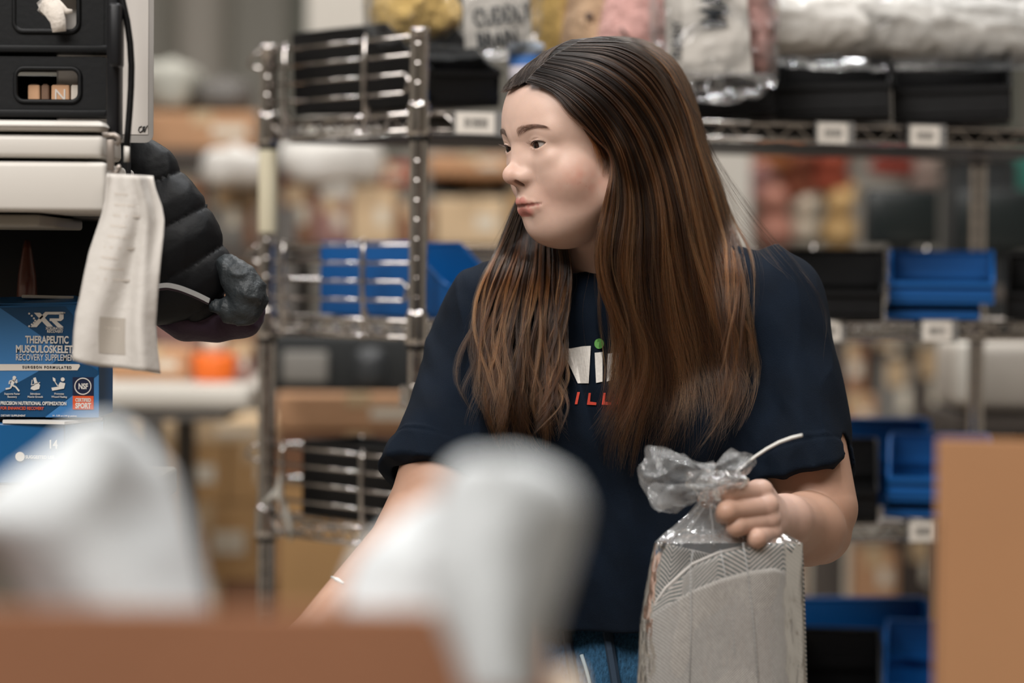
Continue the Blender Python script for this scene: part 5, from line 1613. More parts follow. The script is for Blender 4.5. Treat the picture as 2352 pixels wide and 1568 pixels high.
# ------------------------------------------------------------------ near, heavily blurred things: open carton, white packing paper, tall carton
KRAFT = mat('kraft_carton', hexc(160, 110, 80), .85, var=.05, vscale=5, bump=.05, bscale=80)
KRAFT_IN = mat('kraft_inside', hexc(168, 124, 94), .85)
KRAFT_L = mat('kraft_light', hexc(172, 126, 88), .85, var=.05, vscale=4)
WPAP = mat('white_packing_paper', hexc(196, 200, 202), .85, var=.02, vscale=12, bump=.12, bscale=40)
YB = 1.20
bx = thing('open_carton', 'open brown carton in the near blur with white paper standing in it', 'carton', P(450, 1700, YB + .15))
zt = P(450, 1398, YB).z
xa, xb = P(-420, 1400, YB).x, P(1268, 1400, YB).x
hb = .20
for nm, c, s, m in (('front_panel', ((xa + xb) / 2, YB + .002, zt - hb / 2), (xb - xa, .004, hb), KRAFT), ('back_panel', ((xa + xb) / 2, YB + .24, zt - hb / 2 - .03), (xb - xa, .004, hb - .06), KRAFT),
                    ('side_panel', (xa, YB + .12, zt - hb / 2), (.004, .24, hb), KRAFT), ('side_panel', (xb, YB + .12, zt - hb / 2 - .02), (.004, .24, hb - .04), KRAFT), ('bottom_panel', ((xa + xb) / 2, YB + .12, zt - hb), (xb - xa, .24, .004), KRAFT)):
    b = MB(); b.rbox(c, s, .001); b.build(nm, m, bx)
# stand for the carton (out of the picture, below)
cart = thing('low_cart', 'low grey cart under the open carton, below the picture', 'cart', ((xa + xb) / 2, YB + .12, 0))
b = MB(); b.rbox(((xa + xb) / 2, YB + .12, zt - hb - .022), (xb - xa + .04, .34, .034), .004); b.build('cart_top', mat('cart_grey', hexc(110, 110, 112), .5), cart)
for x in (xa + .03, xb - .03):
    for y in (YB - .01, YB + .25): b = MB(); b.box((x, y, (zt - hb - .04) / 2), (.03, .03, zt - hb - .04)); b.build('leg', MATS['cart_grey'], cart)
def sheet_of_paper(label, outline, Y, bulge, seed, lean=.03, n=34):
    """crumpled sheet bounded by two photo-pixel side lines (top to bottom): list of (y, left, right)"""
    root = thing('packing_paper', label, 'paper', P((outline[-1][1] + outline[-1][2]) / 2, outline[-1][0], Y), 'white packing paper in the open carton')
    ys = [o[0] for o in outline]
    pts = []
    def fn(u, v):
        y = ys[0] + (ys[-1] - ys[0]) * v
        l, r = np.interp(y, ys, [o[1] for o in outline]), np.interp(y, ys, [o[2] for o in outline])
        x = l + (r - l) * u
        n1 = float(noise3(np.array([[u * 3.1 + seed, v * 3.3, seed]]))[0]); n2 = float(noise3(np.array([[u * 7 + seed, v * 7, 3 + seed]]))[0])
        return P(x, y, Y - bulge * math.sin(PI * u) + lean * (.5 - v) + .005 * n1 + .001 * n2)
    b = MB(); b.grid(fn, n, n)
    o = b.build('paper_sheet', WPAP, root, True)
    md = o.modifiers.new('thickness', 'SOLIDIFY'); md.thickness = .0015
    return root
sheet_of_paper('white packing paper standing as a rounded hump, under the blue cartons', [(962, 200, 255), (988, 160, 310), (1035, 110, 352), (1085, 40, 392), (1140, -30, 412), (1200, -60, 430), (1300, 20, 455), (1400, 80, 478), (1500, 90, 480)], 1.30, .05, 1.3)
sheet_of_paper('tall white paper roll with rounded top standing in front of the woman', [(1052, 1085, 1190), (1070, 1045, 1250), (1105, 1022, 1312), (1160, 1010, 1338), (1230, 1000, 1328), (1310, 990, 1304), (1400, 1005, 1276), (1500, 1050, 1246), (1600, 1085, 1228)], 1.15, .045, 5.1)
sheet_of_paper('white paper flap slanting down from the tall roll towards the carton', [(1150, 985, 1040), (1190, 925, 1100), (1230, 880, 1120), (1280, 825, 1120), (1340, 800, 1130), (1400, 790, 1140), (1460, 850, 1150)], 1.27, .03, 9.7)
fl = thing('carton_flap', 'small pale card flap at the lower edge in front of the jeans', 'card', P(1290, 1568, 1.30))
b = MB()
q = [P(1150, 1552, 1.30), P(1322, 1536, 1.30), P(1344, 1640, 1.27), P(1150, 1640, 1.27)]
b.add(q + [p + Vector((0, .004, 0)) for p in q], [(0, 3, 2, 1), (4, 5, 6, 7), (0, 1, 5, 4), (1, 2, 6, 5), (2, 3, 7, 6), (3, 0, 4, 7)]); b.build('card_sheet', mat('pale_card', hexc(200, 184, 164), .8), fl)
# tall carton at the other side
tc = thing('tall_carton', 'tall plain brown carton standing close by, blurred, covering the rack corner', 'carton', P(2300, 1568, 1.9))
a = P(2152, 1006, 1.78)
TR = Matrix.Translation(a) @ Matrix.Rotation(math.radians(-10.5), 4, 'Z')
wx, dp, hh = .20, .26, .56
def tpanel(name, c, sz, m):
    b = MB(); b.rbox(TR @ Vector(c), sz, .0012, TR.to_3x3()); return b.build(name, m, tc)
tpanel('front_panel', (wx / 2, .002, -hh / 2), (wx, .004, hh), KRAFT_L)
tpanel('back_panel', (wx / 2, dp, -hh / 2 - .03), (wx, .004, hh - .06), KRAFT_L)
tpanel('side_panel', (.003, dp / 2, -hh / 2 - .03), (.004, dp, hh - .06), KRAFT_L)
tpanel('side_panel', (wx - .003, dp / 2, -hh / 2 - .03), (.004, dp, hh - .06), KRAFT_L)
tpanel('bottom_panel', (wx / 2, dp / 2, -hh + .002), (wx - .01, dp, .004), KRAFT_L)
st2 = thing('side_table', 'grey side table under the tall carton, below the picture', 'table', (a.x + wx / 2, 1.93, 0))
b = MB(); b.rbox((a.x + wx / 2, 1.93, a.z - .575), (.3, .4, .03), .004); b.build('table_top', MATS['cart_grey'], st2)
for x in (-.12, .12):
    for y in (-.17, .17): b = MB(); b.box((a.x + wx / 2 + x, 1.93 + y, (a.z - .59) / 2), (.03, .03, a.z - .59)); b.build('leg', MATS['cart_grey'], st2)
# ------------------------------------------------------------------ far, blurred warehouse: racks, cartons, sacks, screens, toys
def bgmat(name, c, rough=.8): return mat('bg_' + name, hexc(*c), rough, var=.08, vscale=4)
KB = [bgmat('tan', (184, 140, 104)), bgmat('brown', (140, 100, 74)), bgmat('beige', (206, 178, 142)), bgmat('ochre', (176, 138, 92)), bgmat('dark', (60, 50, 44)), bgmat('grey', (120, 116, 110)), bgmat('rust', (140, 62, 40)), bgmat('cream', (214, 204, 186)), bgmat('black', (22, 24, 24)), bgmat('mauve', (150, 112, 104))]
TAPE = bgmat('tape', (196, 168, 132), .4)
SNAP = []
def carton(px0, py0, px1, py1, Y, m, label, group='cartons stacked in the far racks', depth=.3, tape=True, floor=False):
    a, c = P(px0, py0, Y), P(px1, py1, Y)
    xm = (a.x + c.x) / 2
    if floor: c.z = .002
    for x0_, x1_, y0_, y1_, z_ in SNAP:
        if x0_ < xm < x1_ and y0_ < Y + depth / 2 < y1_ and abs(c.z - z_) < .045: c.z = z_ + .0015; break
    w, h = c.x - a.x, a.z - c.z
    SNAP.append((a.x, c.x, Y, Y + depth, a.z))
    root = thing('carton', label, 'carton', ((a.x + c.x) / 2, Y + depth / 2, c.z), group)
    b = MB(); b.rbox(((a.x + c.x) / 2, Y + depth / 2, (a.z + c.z) / 2), (w, depth, h), min(.006, h * .1)); b.build('carton_body', KB[m], root)
    if tape:
        b = MB(); b.box(((a.x + c.x) / 2, Y - .001, a.z - h * .16), (.05, .002, h * .32)); b.box(((a.x + c.x) / 2, Y + depth / 2, a.z + .001), (.05, depth, .002)); b.build('tape_strip', TAPE, root)
        b = MB(); b.box((a.x + w * .72, Y - .001, (a.z + c.z) / 2), (w * .28, .002, h * .3)); b.build('shipping_label', KB[7], root)
    return root
def far_rack(name, label, px0, px1, Y, levels, depth, m, posts=True):
    a, c = P(px0, 600, Y), P(px1, 600, Y)
    root = thing(name, label, 'shelving', ((a.x + c.x) / 2, Y + depth / 2, 0))
    top = max(P(600, y, Y).z for y in levels)
    for y in levels:
        z = P((px0 + px1) / 2, y, Y).z
        SNAP.append((a.x, c.x, Y, Y + depth, z))
        b = MB(); b.box(((a.x + c.x) / 2, Y + depth / 2, z - .02), (c.x - a.x, depth, .04)); b.build('shelf_board', m, root)
    for x in (a.x, c.x):
        for yy in (Y + .02, Y + depth - .02):
            b = MB(); b.box((x, yy, (top + .1) / 2), (.05, .04, top + .1)); b.build('post', bgmat('post', (96, 92, 88), .5), root)
    return root
BOARD = bgmat('board', (74, 66, 60))
# long rack behind, left half
far_rack('storage_rack', 'far storage rack of cartons left of the rear chrome post', 300, 614, 6.0, (342, 566, 800, 1330), .5, BOARD)
far_rack('storage_rack', 'far storage rack of cartons seen between the chrome posts', 656, 1580, 6.0, (566, 800, 1330), .5, BOARD)
carton(322, 256, 606, 340, 6.05, 0, 'big tan carton on the top level of the far rack, over the jacket')
carton(640, 424, 716, 564, 6.05, 1, 'brown carton with narrow front under the white sack, far rack')
carton(720, 452, 800, 564, 6.05, 9, 'mauve carton in the far rack, second under the white sacks')
carton(806, 430, 905, 564, 6.05, 2, 'beige carton in the far rack just left of the front chrome post')
carton(910, 470, 990, 564, 6.05, 1, 'brown carton in the far rack behind the front chrome post')
carton(1000, 455, 1160, 564, 6.05, 2, 'wide beige carton in the far rack beside her chin')
carton(1170, 440, 1400, 564, 6.05, 3, 'ochre carton in the far rack behind her hair')
carton(640, 362, 800, 420, 6.36, 6, 'rust red carton deep in the far rack under the white sacks', depth=.12)
carton(800, 372, 950, 425, 6.30, 6, 'rust red carton deep in the far rack near the chrome post', depth=.15)
carton(985, 404, 1170, 448, 6.30, 8, 'dark flat carton deep in the far rack by her nose', depth=.15)
carton(985, 354, 1180, 402, 6.10, 0, 'tan carton lying on a dark one in the far rack by her face', depth=.2)
carton(350, 410, 470, 564, 6.05, 1, 'brown carton in the far rack by the jacket sleeve')
carton(474, 430, 560, 564, 6.05, 5, 'grey brown carton in the far rack by the rear chrome post')
carton(562, 440, 602, 564, 6.05, 1, 'brown carton in the far rack behind the rear chrome post')
carton(350, 590, 480, 798, 6.05, 9, 'mauve brown carton in the far rack under the jacket')
carton(486, 600, 602, 798, 6.05, 1, 'brown carton in the far rack behind the jacket hem')
# white sacks
def sack(c, r, label, Y, m, name='sack', cat='sack', group=None, seed=0):
    root = thing(name, label, cat, P(c[0], c[1] + r[1], Y), group)
    C0 = np.array(P(c[0], c[1], Y)); R = np.array([r[0] / FPX * Y, .12, r[1] / FPX * Y])
    def f(p):
        q = (p - C0) / R
        return (np.sqrt(np.sqrt((q ** 4).sum(1))) - 1) * R.min() - .012 * noise3(p * 14 + seed)
    v, q = surface_net(f, C0 - R * 1.3 - .03, C0 + R * 1.3 + .03, .02, project=1)
    np_mesh(name + '_body', v, q, m, root)
    b = MB(); b.tube([C0 + Vector((0, 0, R[2] * .9)), C0 + Vector((.01, -.01, R[2] * 1.12))], [.03, .018], 10); b.build(name + '_neck', m, root, True)
    return root
SACK = bgmat('sack', (206, 202, 196))
sack((750, 374), (118, 50), 'white sack lying over the carton row, behind the chrome posts', 6.1, SACK, group='white sacks in the far rack', seed=2)
sack((545, 388), (74, 40), 'smaller white sack lying beside the rear chrome post', 5.98, SACK, group='white sacks in the far rack', seed=5)
sack((395, 204), (70, 52), 'pale grey sack on the big tan carton, far away', 6.2, bgmat('pale_sack', (168, 166, 156)), seed=9)
sack((520, 226), (52, 34), 'dark grey sack on the big tan carton, far away', 6.2, bgmat('dark_sack', (92, 88, 84)), seed=7)
# table with white machine and orange tub
tbl = thing('work_table', 'white topped work table in the blur under the jacket', 'table', P(400, 1300, 4.7))
a, c = P(120, 886, 4.7), P(578, 940, 4.7)
b = MB(); b.rbox(((a.x + c.x) / 2, 4.7 + .3, (a.z + c.z) / 2), (c.x - a.x, .6, a.z - c.z), .012); SNAP.append((a.x, c.x, 4.7, 5.3, a.z)); b.build('table_top', bgmat('white_top', (200, 194, 184), .5), tbl)
b = MB(); b.box(((a.x + c.x) / 2 - .02, 4.7 + .3, c.z - .012), (c.x - a.x - .06, .56, .024)); b.build('under_frame', bgmat('frame', (92, 88, 84), .5), tbl)
for x in (a.x + .04, P(340, 900, 4.7).x):
    for y in (4.75, 5.25): b = MB(); b.box((x, y, c.z / 2), (.04, .04, c.z)); b.build('leg', MATS['bg_frame'], tbl)
org = thing('orange_tub', 'bright orange tub with pale lid on the white work table', 'tub', P(492, 886, 4.85))
c0 = P(492, 886, 4.95); r = 50 / FPX * 4.95
b = MB(); b.lathe(c0, [(r * .82, 0), (r * .95, .02), (r, .05), (r * .96, .066)], 24); b.build('tub_body', bgmat('orange', (240, 112, 30), .5), org, True)
b = MB(); b.lathe(c0, [(r * .5, .066), (r * .48, .10), (r * .3, .104)], 24); b.build('tub_lid', KB[7], org, True)
carton(250, 800, 432, 884, 4.95, 0, 'tan carton standing on the white work table', 'cartons on the work table', .2)
carton(530, 790, 572, 884, 4.95, 9, 'mauve carton at the end of the white work table', 'cartons on the work table', .1)
# carton pallet behind the lower rack
for px0, py0, px1, py1, m, lab in sorted(((330, 1018, 520, 1150, 3, 'ochre carton in the pallet, upper row by the white paper'), (524, 1018, 640, 1150, 3, 'ochre carton in the pallet, upper row by the rear post'),
        (330, 1156, 600, 1330, 3, 'wide ochre carton in the pallet, lower row'), (604, 1156, 760, 1330, 0, 'tan carton in the pallet, lower row behind the chrome post'), (330, 1334, 640, 1500, 1, 'brown carton at the foot of the pallet'), (644, 1334, 900, 1500, 1, 'second brown carton at the foot of the pallet by her arm')), key=lambda q: -q[3]):
    carton(px0, py0, px1, py1, 5.5, m, lab, 'cartons of the ochre pallet', floor=py1 == 1500)
carton(300, 962, 640, 1012, 5.5, 2, 'flat beige carton lying on the ochre pallet', 'cartons of the ochre pallet')
carton(632, 905, 1010, 992, 4.9, 0, 'long tan carton behind the chrome rack between two shelves', 'cartons behind the chrome rack')
carton(632, 996, 1010, 1100, 4.9, 1, 'long brown carton under the tan one behind the rack', 'cartons behind the chrome rack')
carton(640, 1110, 1010, 1330, 4.9, 3, 'ochre carton low behind the chrome rack', 'cartons behind the chrome rack', floor=True)
mc = thing('black_machine', 'black machine with a grey panel behind the chrome rack', 'machine', P(800, 900, 4.6))
quad_box('machine_body', 600, 770, 1040, 903, 4.6, .2, KB[8], mc, .01)
quad_box('grey_panel', 648, 806, 752, 880, 4.585, .02, KB[5], mc, .006)
quad_box('drum', 812, 800, 884, 890, 4.57, .04, bgmat('drum', (44, 46, 48), .4), mc, .02, 3)
# right half: bright toys and screens
far_rack('storage_rack', 'far storage rack with toys behind the right half of the chrome rack', 1600, 2600, 6.4, (585, 1010, 1395), .5, BOARD)
TOY = [((1770, 500), (60, 85), (186, 130, 112)), ((1745, 420), (50, 50), (176, 128, 122)), ((1830, 410), (54, 64), (118, 62, 40)), ((1845, 505), (36, 66), (206, 192, 172)), ((1925, 505), (46, 78), (196, 160, 108)),
       ((1905, 400), (56, 50), (146, 66, 44)), ((1790, 362), (80, 40), (166, 104, 64)), ((2050, 370), (60, 40), (140, 62, 50)), ((2120, 400), (46, 42), (150, 130, 120)), ((1718, 520), (30, 60), (132, 118, 106))]
TN = ['dusty pink plush toy low in the far toy row', 'rosy plush toy above the dusty pink one', 'brown plush toy on top of the cream one', 'cream plush toy with an oval belly in the far toy row', 'honey coloured plush toy beside the cream one', 'rust plush toy on the honey coloured one', 'amber plush toy lying topmost in the far toy row', 'dark red plush toy over the first dark screen', 'grey brown plush toy beside the far tape wrapped post', 'taupe plush toy next to the white roof post']
for (c, r, col), lab in zip(TOY, TN):
    root = thing('plush_toy', lab, 'plush toy', P(c[0], c[1] + r[1], 6.5), 'plush toys in the far rack')
    C0 = np.array(P(*c, 6.55)); rx, rz = r[0] / FPX * 6.55, r[1] / FPX * 6.55
    m = bgmat('toy_%d_%d' % c, col, .95)
    blob('plush_body', [(C0 - [0, 0, rz * .35], (rx * .95, .08, rz * .62))], m, root, .02, .02, .006)
    blob('plush_head', [(C0 + [0, -.02, rz * .5], (rx * .75, .07, rz * .5))], m, root, .02, .02, .006)
    for s in (-1, 1): blob('plush_ear', [(C0 + [s * rx * .55, -.02, rz * .85], (rx * .28, .03, rz * .28))], m, root, .012, .02, .003)
SCR = mat('screen_glass', hexc(26, 32, 32), .25)
def screen(px0, py0, px1, py1, Y, lab):
    root = thing('monitor', lab, 'monitor', P((px0 + px1) / 2, py1, Y), 'dark screens behind the chrome rack')
    quad_box('screen_frame', px0, py0, px1, py1, Y, .05, KB[8], root, .006)
    quad_box('screen_panel', px0 + 8, py0 + 8, px1 - 8, py1 - 8, Y - .004, .02, SCR, root, .002)
    a, c = P((px0 + px1) / 2, py1, Y), P(0, 572 if py1 < 600 else 1000, Y)
    b = MB(); b.box((a.x, Y + .03, a.z - .03), (.05, .03, .08)); b.rbox((a.x, Y + .03, a.z - .072), (.2, .14, .012), .004); b.build('screen_stand', KB[8], root)
screen(1992, 432, 2156, 566, 5.0, 'dark screen behind the rack, left of the far tape wrapped post')
screen(2196, 434, 2420, 580, 5.0, 'dark screen behind the rack at the picture edge')
des = thing('screen_desk', 'dark desk carrying the two screens behind the chrome rack', 'desk', P(2200, 620, 5.1))
zd = P(2100, 566, 5.0).z - .082
b = MB(); b.rbox((P(2200, 600, 5.0).x, 5.1, zd - .012), (.56, .4, .024), .003); b.build('desk_top', BOARD, des)
for x in (-.25, .25): b = MB(); b.box((P(2200, 600, 5.0).x + x, 5.1, (zd - .024) / 2), (.03, .3, zd - .024)); b.build('leg', BOARD, des)
gr = thing('green_banner', 'dark green banner at the picture edge over the screens', 'banner', P(2340, 460, 6.9))
quad_box('banner_cloth', 2322, 340, 2520, 452, 6.95, .02, bgmat('green', (24, 98, 84), .7), gr)
dkb = thing('dark_cabinet', 'tall dark cabinet under the top shelf, between post and green banner', 'cabinet', P(2260, 430, 5.8))
quad_box('cabinet_body', 2196, 362, 2318, 1900, 5.8, .2, KB[8], dkb, .01)
quad_box('cabinet_top', 2190, 352, 2322, 366, 5.79, .22, KB[4], dkb, .004)
for px0, py0, px1, py1, Y, m, lab in ((1920, 905, 2010, 1008, 6.45, 0, 'tan carton low in the far rack by her sleeve'), (1900, 790, 1990, 900, 6.45, 1, 'brown carton by her sleeve under the chrome truss'), (2014, 830, 2100, 1008, 6.45, 5, 'grey carton in the far rack left of the rear post'),
        (2104, 800, 2160, 1008, 6.45, 4, 'dark narrow carton behind the rear chrome post'), (1996, 786, 2080, 826, 6.45, 4, 'dark flat carton on the grey one'), (1850, 1240, 1950, 1393, 6.45, 7, 'cream carton low beside her elbow'), (1956, 1262, 2060, 1393, 6.45, 0, 'tan carton low under the chrome truss'), (2064, 1240, 2160, 1393, 6.45, 4, 'dark carton low beside the tall carton'), (1760, 1290, 1846, 1393, 6.45, 1, 'brown carton low behind the plastic bag')):
    carton(px0, py0, px1, py1, Y, m, lab, 'cartons in the rack behind her elbow', .25)
wb = thing('white_bin', 'off white upright bin behind the chrome rack at the picture edge', 'bin', P(2300, 950, 4.4))
quad_box('bin_body', 2212, 788, 2440, 948, 4.4, .3, bgmat('bin_white', (176, 168, 158), .6), wb, .02, 3)
quad_box('bin_edge', 2204, 784, 2244, 930, 4.38, .06, bgmat('bin_pale', (214, 208, 198), .5), wb, .012, 3)
wst = thing('stool', 'dark low stool under the off white bin', 'stool', P(2300, 1020, 4.5))
zq = P(2300, 948, 4.4).z
b = MB(); b.box((P(2320, 948, 4.4).x, 4.55, zq - .02), (.2, .34, .03)); b.build('stool_top', BOARD, wst)
for x in (-.08, .08): b = MB(); b.box((P(2320, 948, 4.4).x + x, 4.55, (zq - .035) / 2), (.03, .28, zq - .035)); b.build('leg', BOARD, wst)
# ------------------------------------------------------------------ clear bag with folded woven textile in her fist
bag = thing('clear_bag', 'clear plastic bag gathered in her fist, holding a folded grey woven textile', 'bag', P(1655, 1700, 2.46))
YG = 2.475
def weave_material(name, herring):
    m = bpy.data.materials.new(name); MATS[name] = m
    m.use_nodes = True
    nt = m.node_tree; N, L = nt.nodes, nt.links
    b = N['Principled BSDF']; b.inputs['Roughness'].default_value = .85; b.inputs['Specular IOR Level'].default_value = .2
    uv = N.new('ShaderNodeUVMap'); sp = N.new('ShaderNodeSeparateXYZ'); L.new(uv.outputs[0], sp.inputs[0])
    def M(op, a, c=None):
        n = N.new('ShaderNodeMath'); n.operation = op
        for i, x in enumerate((a, c)):
            if x is None: continue
            if isinstance(x, (int, float)): n.inputs[i].default_value = x
            else: L.new(x, n.inputs[i])
        return n.outputs[0]
    U, W = sp.outputs[0], sp.outputs[1]
    if herring:
        zz = M('ABSOLUTE', M('SUBTRACT', M('FRACT', M('MULTIPLY', U, 2.3)), .5))
        st = M('FRACT', M('ADD', M('MULTIPLY', W, 52.0), M('MULTIPLY', zz, 11.0)))
        fac = M('MULTIPLY', M('GREATER_THAN', st, .48), 1.0)
        c0, c1 = hexc(206, 197, 190), hexc(78, 92, 92)
    else:
        a = M('SINE', M('MULTIPLY', M('ADD', U, M('MULTIPLY', W, .35)), 330)); c = M('SINE', M('MULTIPLY', W, 420))
        fac = M('MULTIPLY', M('ADD', M('MULTIPLY', a, c), 1.0), .5)
        c0, c1 = hexc(208, 204, 198), hexc(112, 109, 106)
    mx = N.new('ShaderNodeMix'); mx.data_type = 'RGBA'
    L.new(fac, mx.inputs['Factor']); mx.inputs['A'].default_value = (*c0, 1); mx.inputs['B'].default_value = (*c1, 1)
    nz = N.new('ShaderNodeTexNoise'); nz.inputs['Scale'].default_value = 40; nz.inputs['Detail'].default_value = 4
    m2 = N.new('ShaderNodeMix'); m2.data_type = 'RGBA'; m2.blend_type = 'MULTIPLY'
    cr = N.new('ShaderNodeValToRGB'); cr.color_ramp.elements[0].color = (.6, .6, .6, 1); cr.color_ramp.elements[1].color = (1.1, 1.1, 1.1, 1)
    L.new(nz.outputs['Fac'], cr.inputs[0]); m2.inputs['Factor'].default_value = 1
    L.new(mx.outputs['Result'], m2.inputs['A']); L.new(cr.outputs[0], m2.inputs['B'])
    L.new(m2.outputs['Result'], b.inputs['Base Color'])
    bp = N.new('ShaderNodeBump'); bp.inputs['Strength'].default_value = .4; bp.inputs['Distance'].default_value = .002
    L.new(fac, bp.inputs['Height']); L.new(bp.outputs[0], b.inputs['Normal'])
    return m
WEAVE, HERR = weave_material('grey_weave', False), weave_material('herringbone_weave', True)
tx = thing('folded_textile', 'folded grey woven textile with herringbone border inside the clear bag', 'textile', P(1655, 1700, YG))
bot = 1800
def lerp_(xs, ys, x): return float(np.interp(x, xs, ys))
def slab(name, m, left, right, top, Y0, bulge, parent, n=44, th=.004):
    """layer of cloth: left/right edges as (y, x) lists, top as (x, y) list in photo pixels"""
    def fn(u, v):
        yt = None
        x0 = np.interp(1500, *zip(*left)); x1 = np.interp(1500, *zip(*right))
        xt = x0 + (x1 - x0) * u
        yt = np.interp(xt, *zip(*top))
        y = yt + (bot - yt) * v
        l, r = np.interp(y, *zip(*left)), np.interp(y, *zip(*right))
        x = l + (r - l) * u
        n1 = float(noise3(np.array([[u * 5, v * 3, Y0 * 50]]))[0])
        return P(x, y, Y0 - bulge * math.sqrt(max(0, 1 - (2 * u - 1) ** 2)) + .003 * n1)
    b = MB(); b.grid(fn, n, n)
    o = b.build(name, m, parent, True)
    md = o.modifiers.new('thickness', 'SOLIDIFY'); md.thickness = th
    return o
LE = [(1240, 1512), (1300, 1500), (1420, 1486), (1568, 1480), (1800, 1478)]
RE = [(1240, 1834), (1300, 1838), (1420, 1842), (1568, 1846), (1800, 1850)]
# back fold with its herringbone rim, front herringbone band, front woven panel
slab('herringbone_back', HERR, LE, [(y, x - 150) for y, x in RE], [(1490, 1262), (1520, 1250), (1560, 1258), (1640, 1276), (1700, 1290)], YG + .030, .012, tx)
slab('herringbone_band', HERR, LE, RE, [(1480, 1420), (1530, 1350), (1590, 1296), (1650, 1270), (1720, 1254), (1800, 1246), (1846, 1252)], YG + .004, .030, tx)
slab('woven_panel', WEAVE, LE, [(1240, 1818), (1330, 1822), (1420, 1826), (1568, 1832), (1800, 1836)], [(1480, 1424), (1530, 1388), (1590, 1352), (1650, 1328), (1720, 1310), (1780, 1303), (1806, 1312), (1822, 1340), (1834, 1400)], YG - .004, .030, tx)
HEM = mat('pale_hem', hexc(214, 208, 202), .8)
b = MB(); b.tube([P(x, y, YG - .022 + .00009 * abs(x - 1660)) for x, y in ((1484, 1416), (1530, 1349), (1590, 1295), (1650, 1269), (1720, 1253), (1800, 1245), (1838, 1250))], .0016, 8); b.build('hem_cord', HEM, tx, True)
b = MB(); b.tube([P(x, y, YG + .018) for x, y in ((1510, 1250), (1550, 1256), (1600, 1267), (1640, 1276))], .0013, 8); b.build('hem_cord', HEM, tx, True)
# film: body of the bag, neck that runs up into the fist, and flared mouth above it
FILM2 = film_mat('bag_film', milk=.12, rough=.12, gloss=.9, bscale=34, bump=.36)
def ring(b, levels, n=72, seed=0., crim=1.0):
    """levels: (x left, x right, y, depth centre, depth half, crinkle) per height in photo pixels"""
    def fn(u, v):
        k = v * (len(levels) - 1); i = min(int(k), len(levels) - 2); f = k - i; f = f * f * (3 - 2 * f)
        L = [levels[i][j] * (1 - f) + levels[i + 1][j] * f for j in range(6)]
        a = 2 * PI * u
        fold = math.sin(a * 9 + seed) * .6 + math.sin(a * 17 + seed * 2 + v * 2) * .4
        n1 = float(noise3(np.array([[math.cos(a) * 2.2 + seed, math.sin(a) * 2.2, v * 5 + seed]]))[0])
        s = 1 + L[5] * (fold * .5 + n1)
        x = (L[0] + L[1]) / 2 + (L[1] - L[0]) / 2 * math.copysign(abs(math.cos(a)) ** .8, math.cos(a)) * s
        y = L[2] + L[5] * 14 * n1
        return P(x, y, L[3] - L[4] * math.copysign(abs(math.sin(a)) ** .8, math.sin(a)) * s)
    b.grid(fn, n, (len(levels) - 1) * 10, True)
b = MB()
ring(b, [(1462, 1852, 1800, YG + .005, .042, .015), (1465, 1850, 1568, YG + .005, .042, .02), (1472, 1846, 1420, YG + .004, .041, .025), (1490, 1842, 1310, YG + .004, .038, .03), (1508, 1838, 1246, YG + .004, .034, .05),
         (1540, 1800, 1226, YG + .010, .020, .10)])
b.build('bag_body', FILM2, bag, True)
SHF = film_mat('shoulder_film', milk=.26, rough=.14, gloss=.5, bscale=60, bump=.3)
b = MB()
ring(b, [(1508, 1812, 1246, YG + .004, .032, .05), (1548, 1765, 1215, YG + .004, .020, .14), (1590, 1715, 1180, YG - .004, .013, .24), (1612, 1696, 1155, YG - .010, .010, .28), (1620, 1690, 1128, YG - .012, .009, .3)])
b.build('bag_shoulder', SHF, bag, True)
GLINT = film_mat('crease_glint', milk=.40, rough=.2, gloss=.5, bscale=60, bump=.2)  # milky tubes standing in for narrow highlights along the film creases
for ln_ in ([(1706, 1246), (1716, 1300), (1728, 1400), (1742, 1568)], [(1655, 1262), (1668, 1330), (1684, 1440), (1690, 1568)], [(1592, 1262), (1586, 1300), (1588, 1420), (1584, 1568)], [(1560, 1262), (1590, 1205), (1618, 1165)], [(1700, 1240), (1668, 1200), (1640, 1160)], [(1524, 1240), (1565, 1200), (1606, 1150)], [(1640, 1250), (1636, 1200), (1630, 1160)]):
    b = MB(); b.tube([P(x, y, YG - .036 if y > 1243 else YG - .026) for x, y in ln_], .0006, 6); b.build('crease_glint', GLINT, bag, True)
FILM3 = film_mat('gathered_film', milk=.17, rough=.12, gloss=.8, bscale=70, bump=.65)
b = MB()
ring(b, [(1612, 1702, 1150, YG - .018, .012, .3), (1590, 1712, 1122, YG - .022, .016, .25), (1575, 1722, 1100, YG - .022, .018, .3), (1590, 1700, 1080, YG - .018, .016, .3)], 64, 1.7)
b.build('bag_neck', FILM3, bag, True)
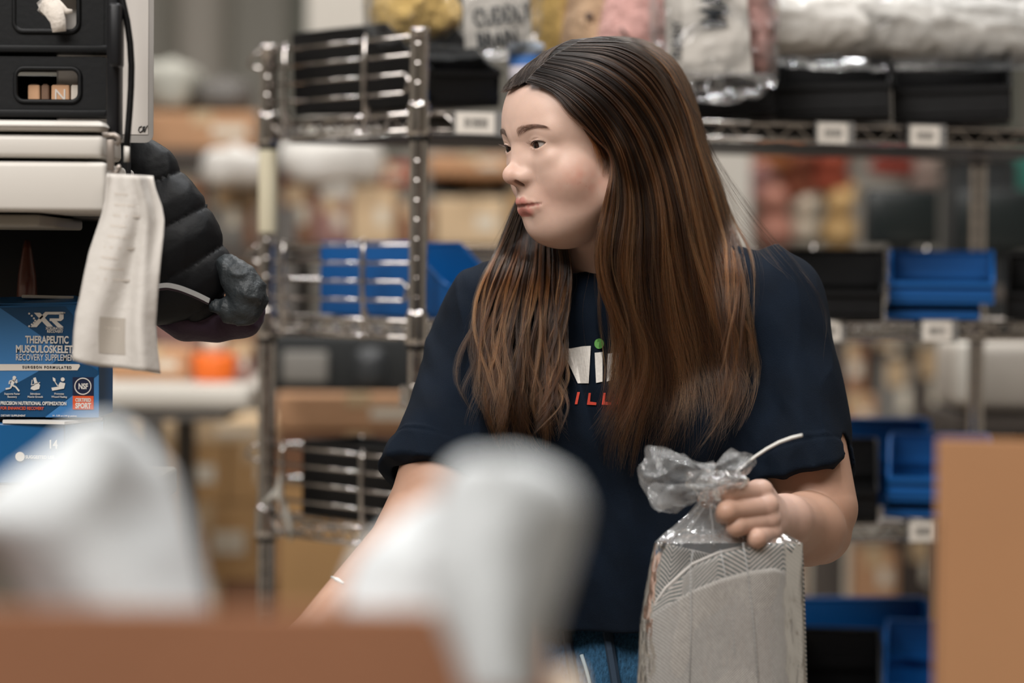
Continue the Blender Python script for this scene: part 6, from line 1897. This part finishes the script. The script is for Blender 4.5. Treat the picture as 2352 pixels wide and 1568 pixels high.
def flare(name, edge, root_pts, Y, seed, bow=.02):
    """crumpled fan of film from the gather (root_pts) out to edge, both lists of photo pixels of equal length"""
    e = resample(np.array(edge, float), 30); r = resample(np.array(root_pts, float), 30)
    def fn(u, v):
        k = u * 29; i = min(int(k), 28); f = k - i
        a = r[i] * (1 - f) + r[i + 1] * f; c = e[i] * (1 - f) + e[i + 1] * f
        n1 = float(noise3(np.array([[u * 6 + seed, v * 3, seed]]))[0]); n2 = float(noise3(np.array([[u * 14 + seed, v * 5, seed + 4]]))[0])
        q = a + (c - a) * v + np.array([n2 * 4, n2 * 5]) * v
        return P(q[0], q[1], Y - bow * math.sin(PI * min(1, v * 1.1)) * (.4 + .6 * math.sin(PI * u)) + .010 * n1 + .005 * n2)
    b = MB(); b.grid(fn, 40, 24); b.build(name, FILM3, bag, True)
flare('bag_mouth', [(1512, 1176), (1486, 1140), (1462, 1084), (1478, 1052), (1488, 1026), (1530, 1030), (1575, 1046), (1596, 1062), (1640, 1058)], [(1600, 1150), (1598, 1140), (1596, 1130), (1596, 1120), (1598, 1112), (1604, 1106), (1612, 1100), (1626, 1098), (1650, 1098)], YG - .02, 2.0, .026)
flare('bag_mouth', [(1540, 1180), (1500, 1168), (1488, 1130), (1500, 1108), (1560, 1112), (1600, 1108), (1660, 1100), (1700, 1108)], [(1600, 1152), (1606, 1148), (1612, 1142), (1620, 1136), (1634, 1130), (1650, 1126), (1680, 1122), (1700, 1122)], YG - .034, 6.0, .014)
flare('bag_mouth', [(1600, 1080), (1640, 1062), (1660, 1040), (1680, 1030), (1706, 1040), (1732, 1046), (1730, 1072), (1700, 1094), (1690, 1104)], [(1616, 1112), (1626, 1108), (1636, 1106), (1646, 1106), (1656, 1106), (1666, 1108), (1674, 1112), (1680, 1116), (1684, 1120)], YG - .026, 9.0, .02)
tie = thing('plastic_tie', 'thin white plastic tie sticking out of the gathered bag top', 'tie', P(1730, 1052, YG - .02))
b = MB(); b.tube([P(x, y, YG - .020) for x, y in ((1690, 1084), (1712, 1066), (1735, 1048), (1762, 1030), (1790, 1015), (1818, 1005), (1843, 999))], [.0012, .0014, .0015, .0016, .0017, .0018, .0017], 8); b.build('tie_strip', mat('white_plastic', hexc(214, 212, 206), .4), tie, True)
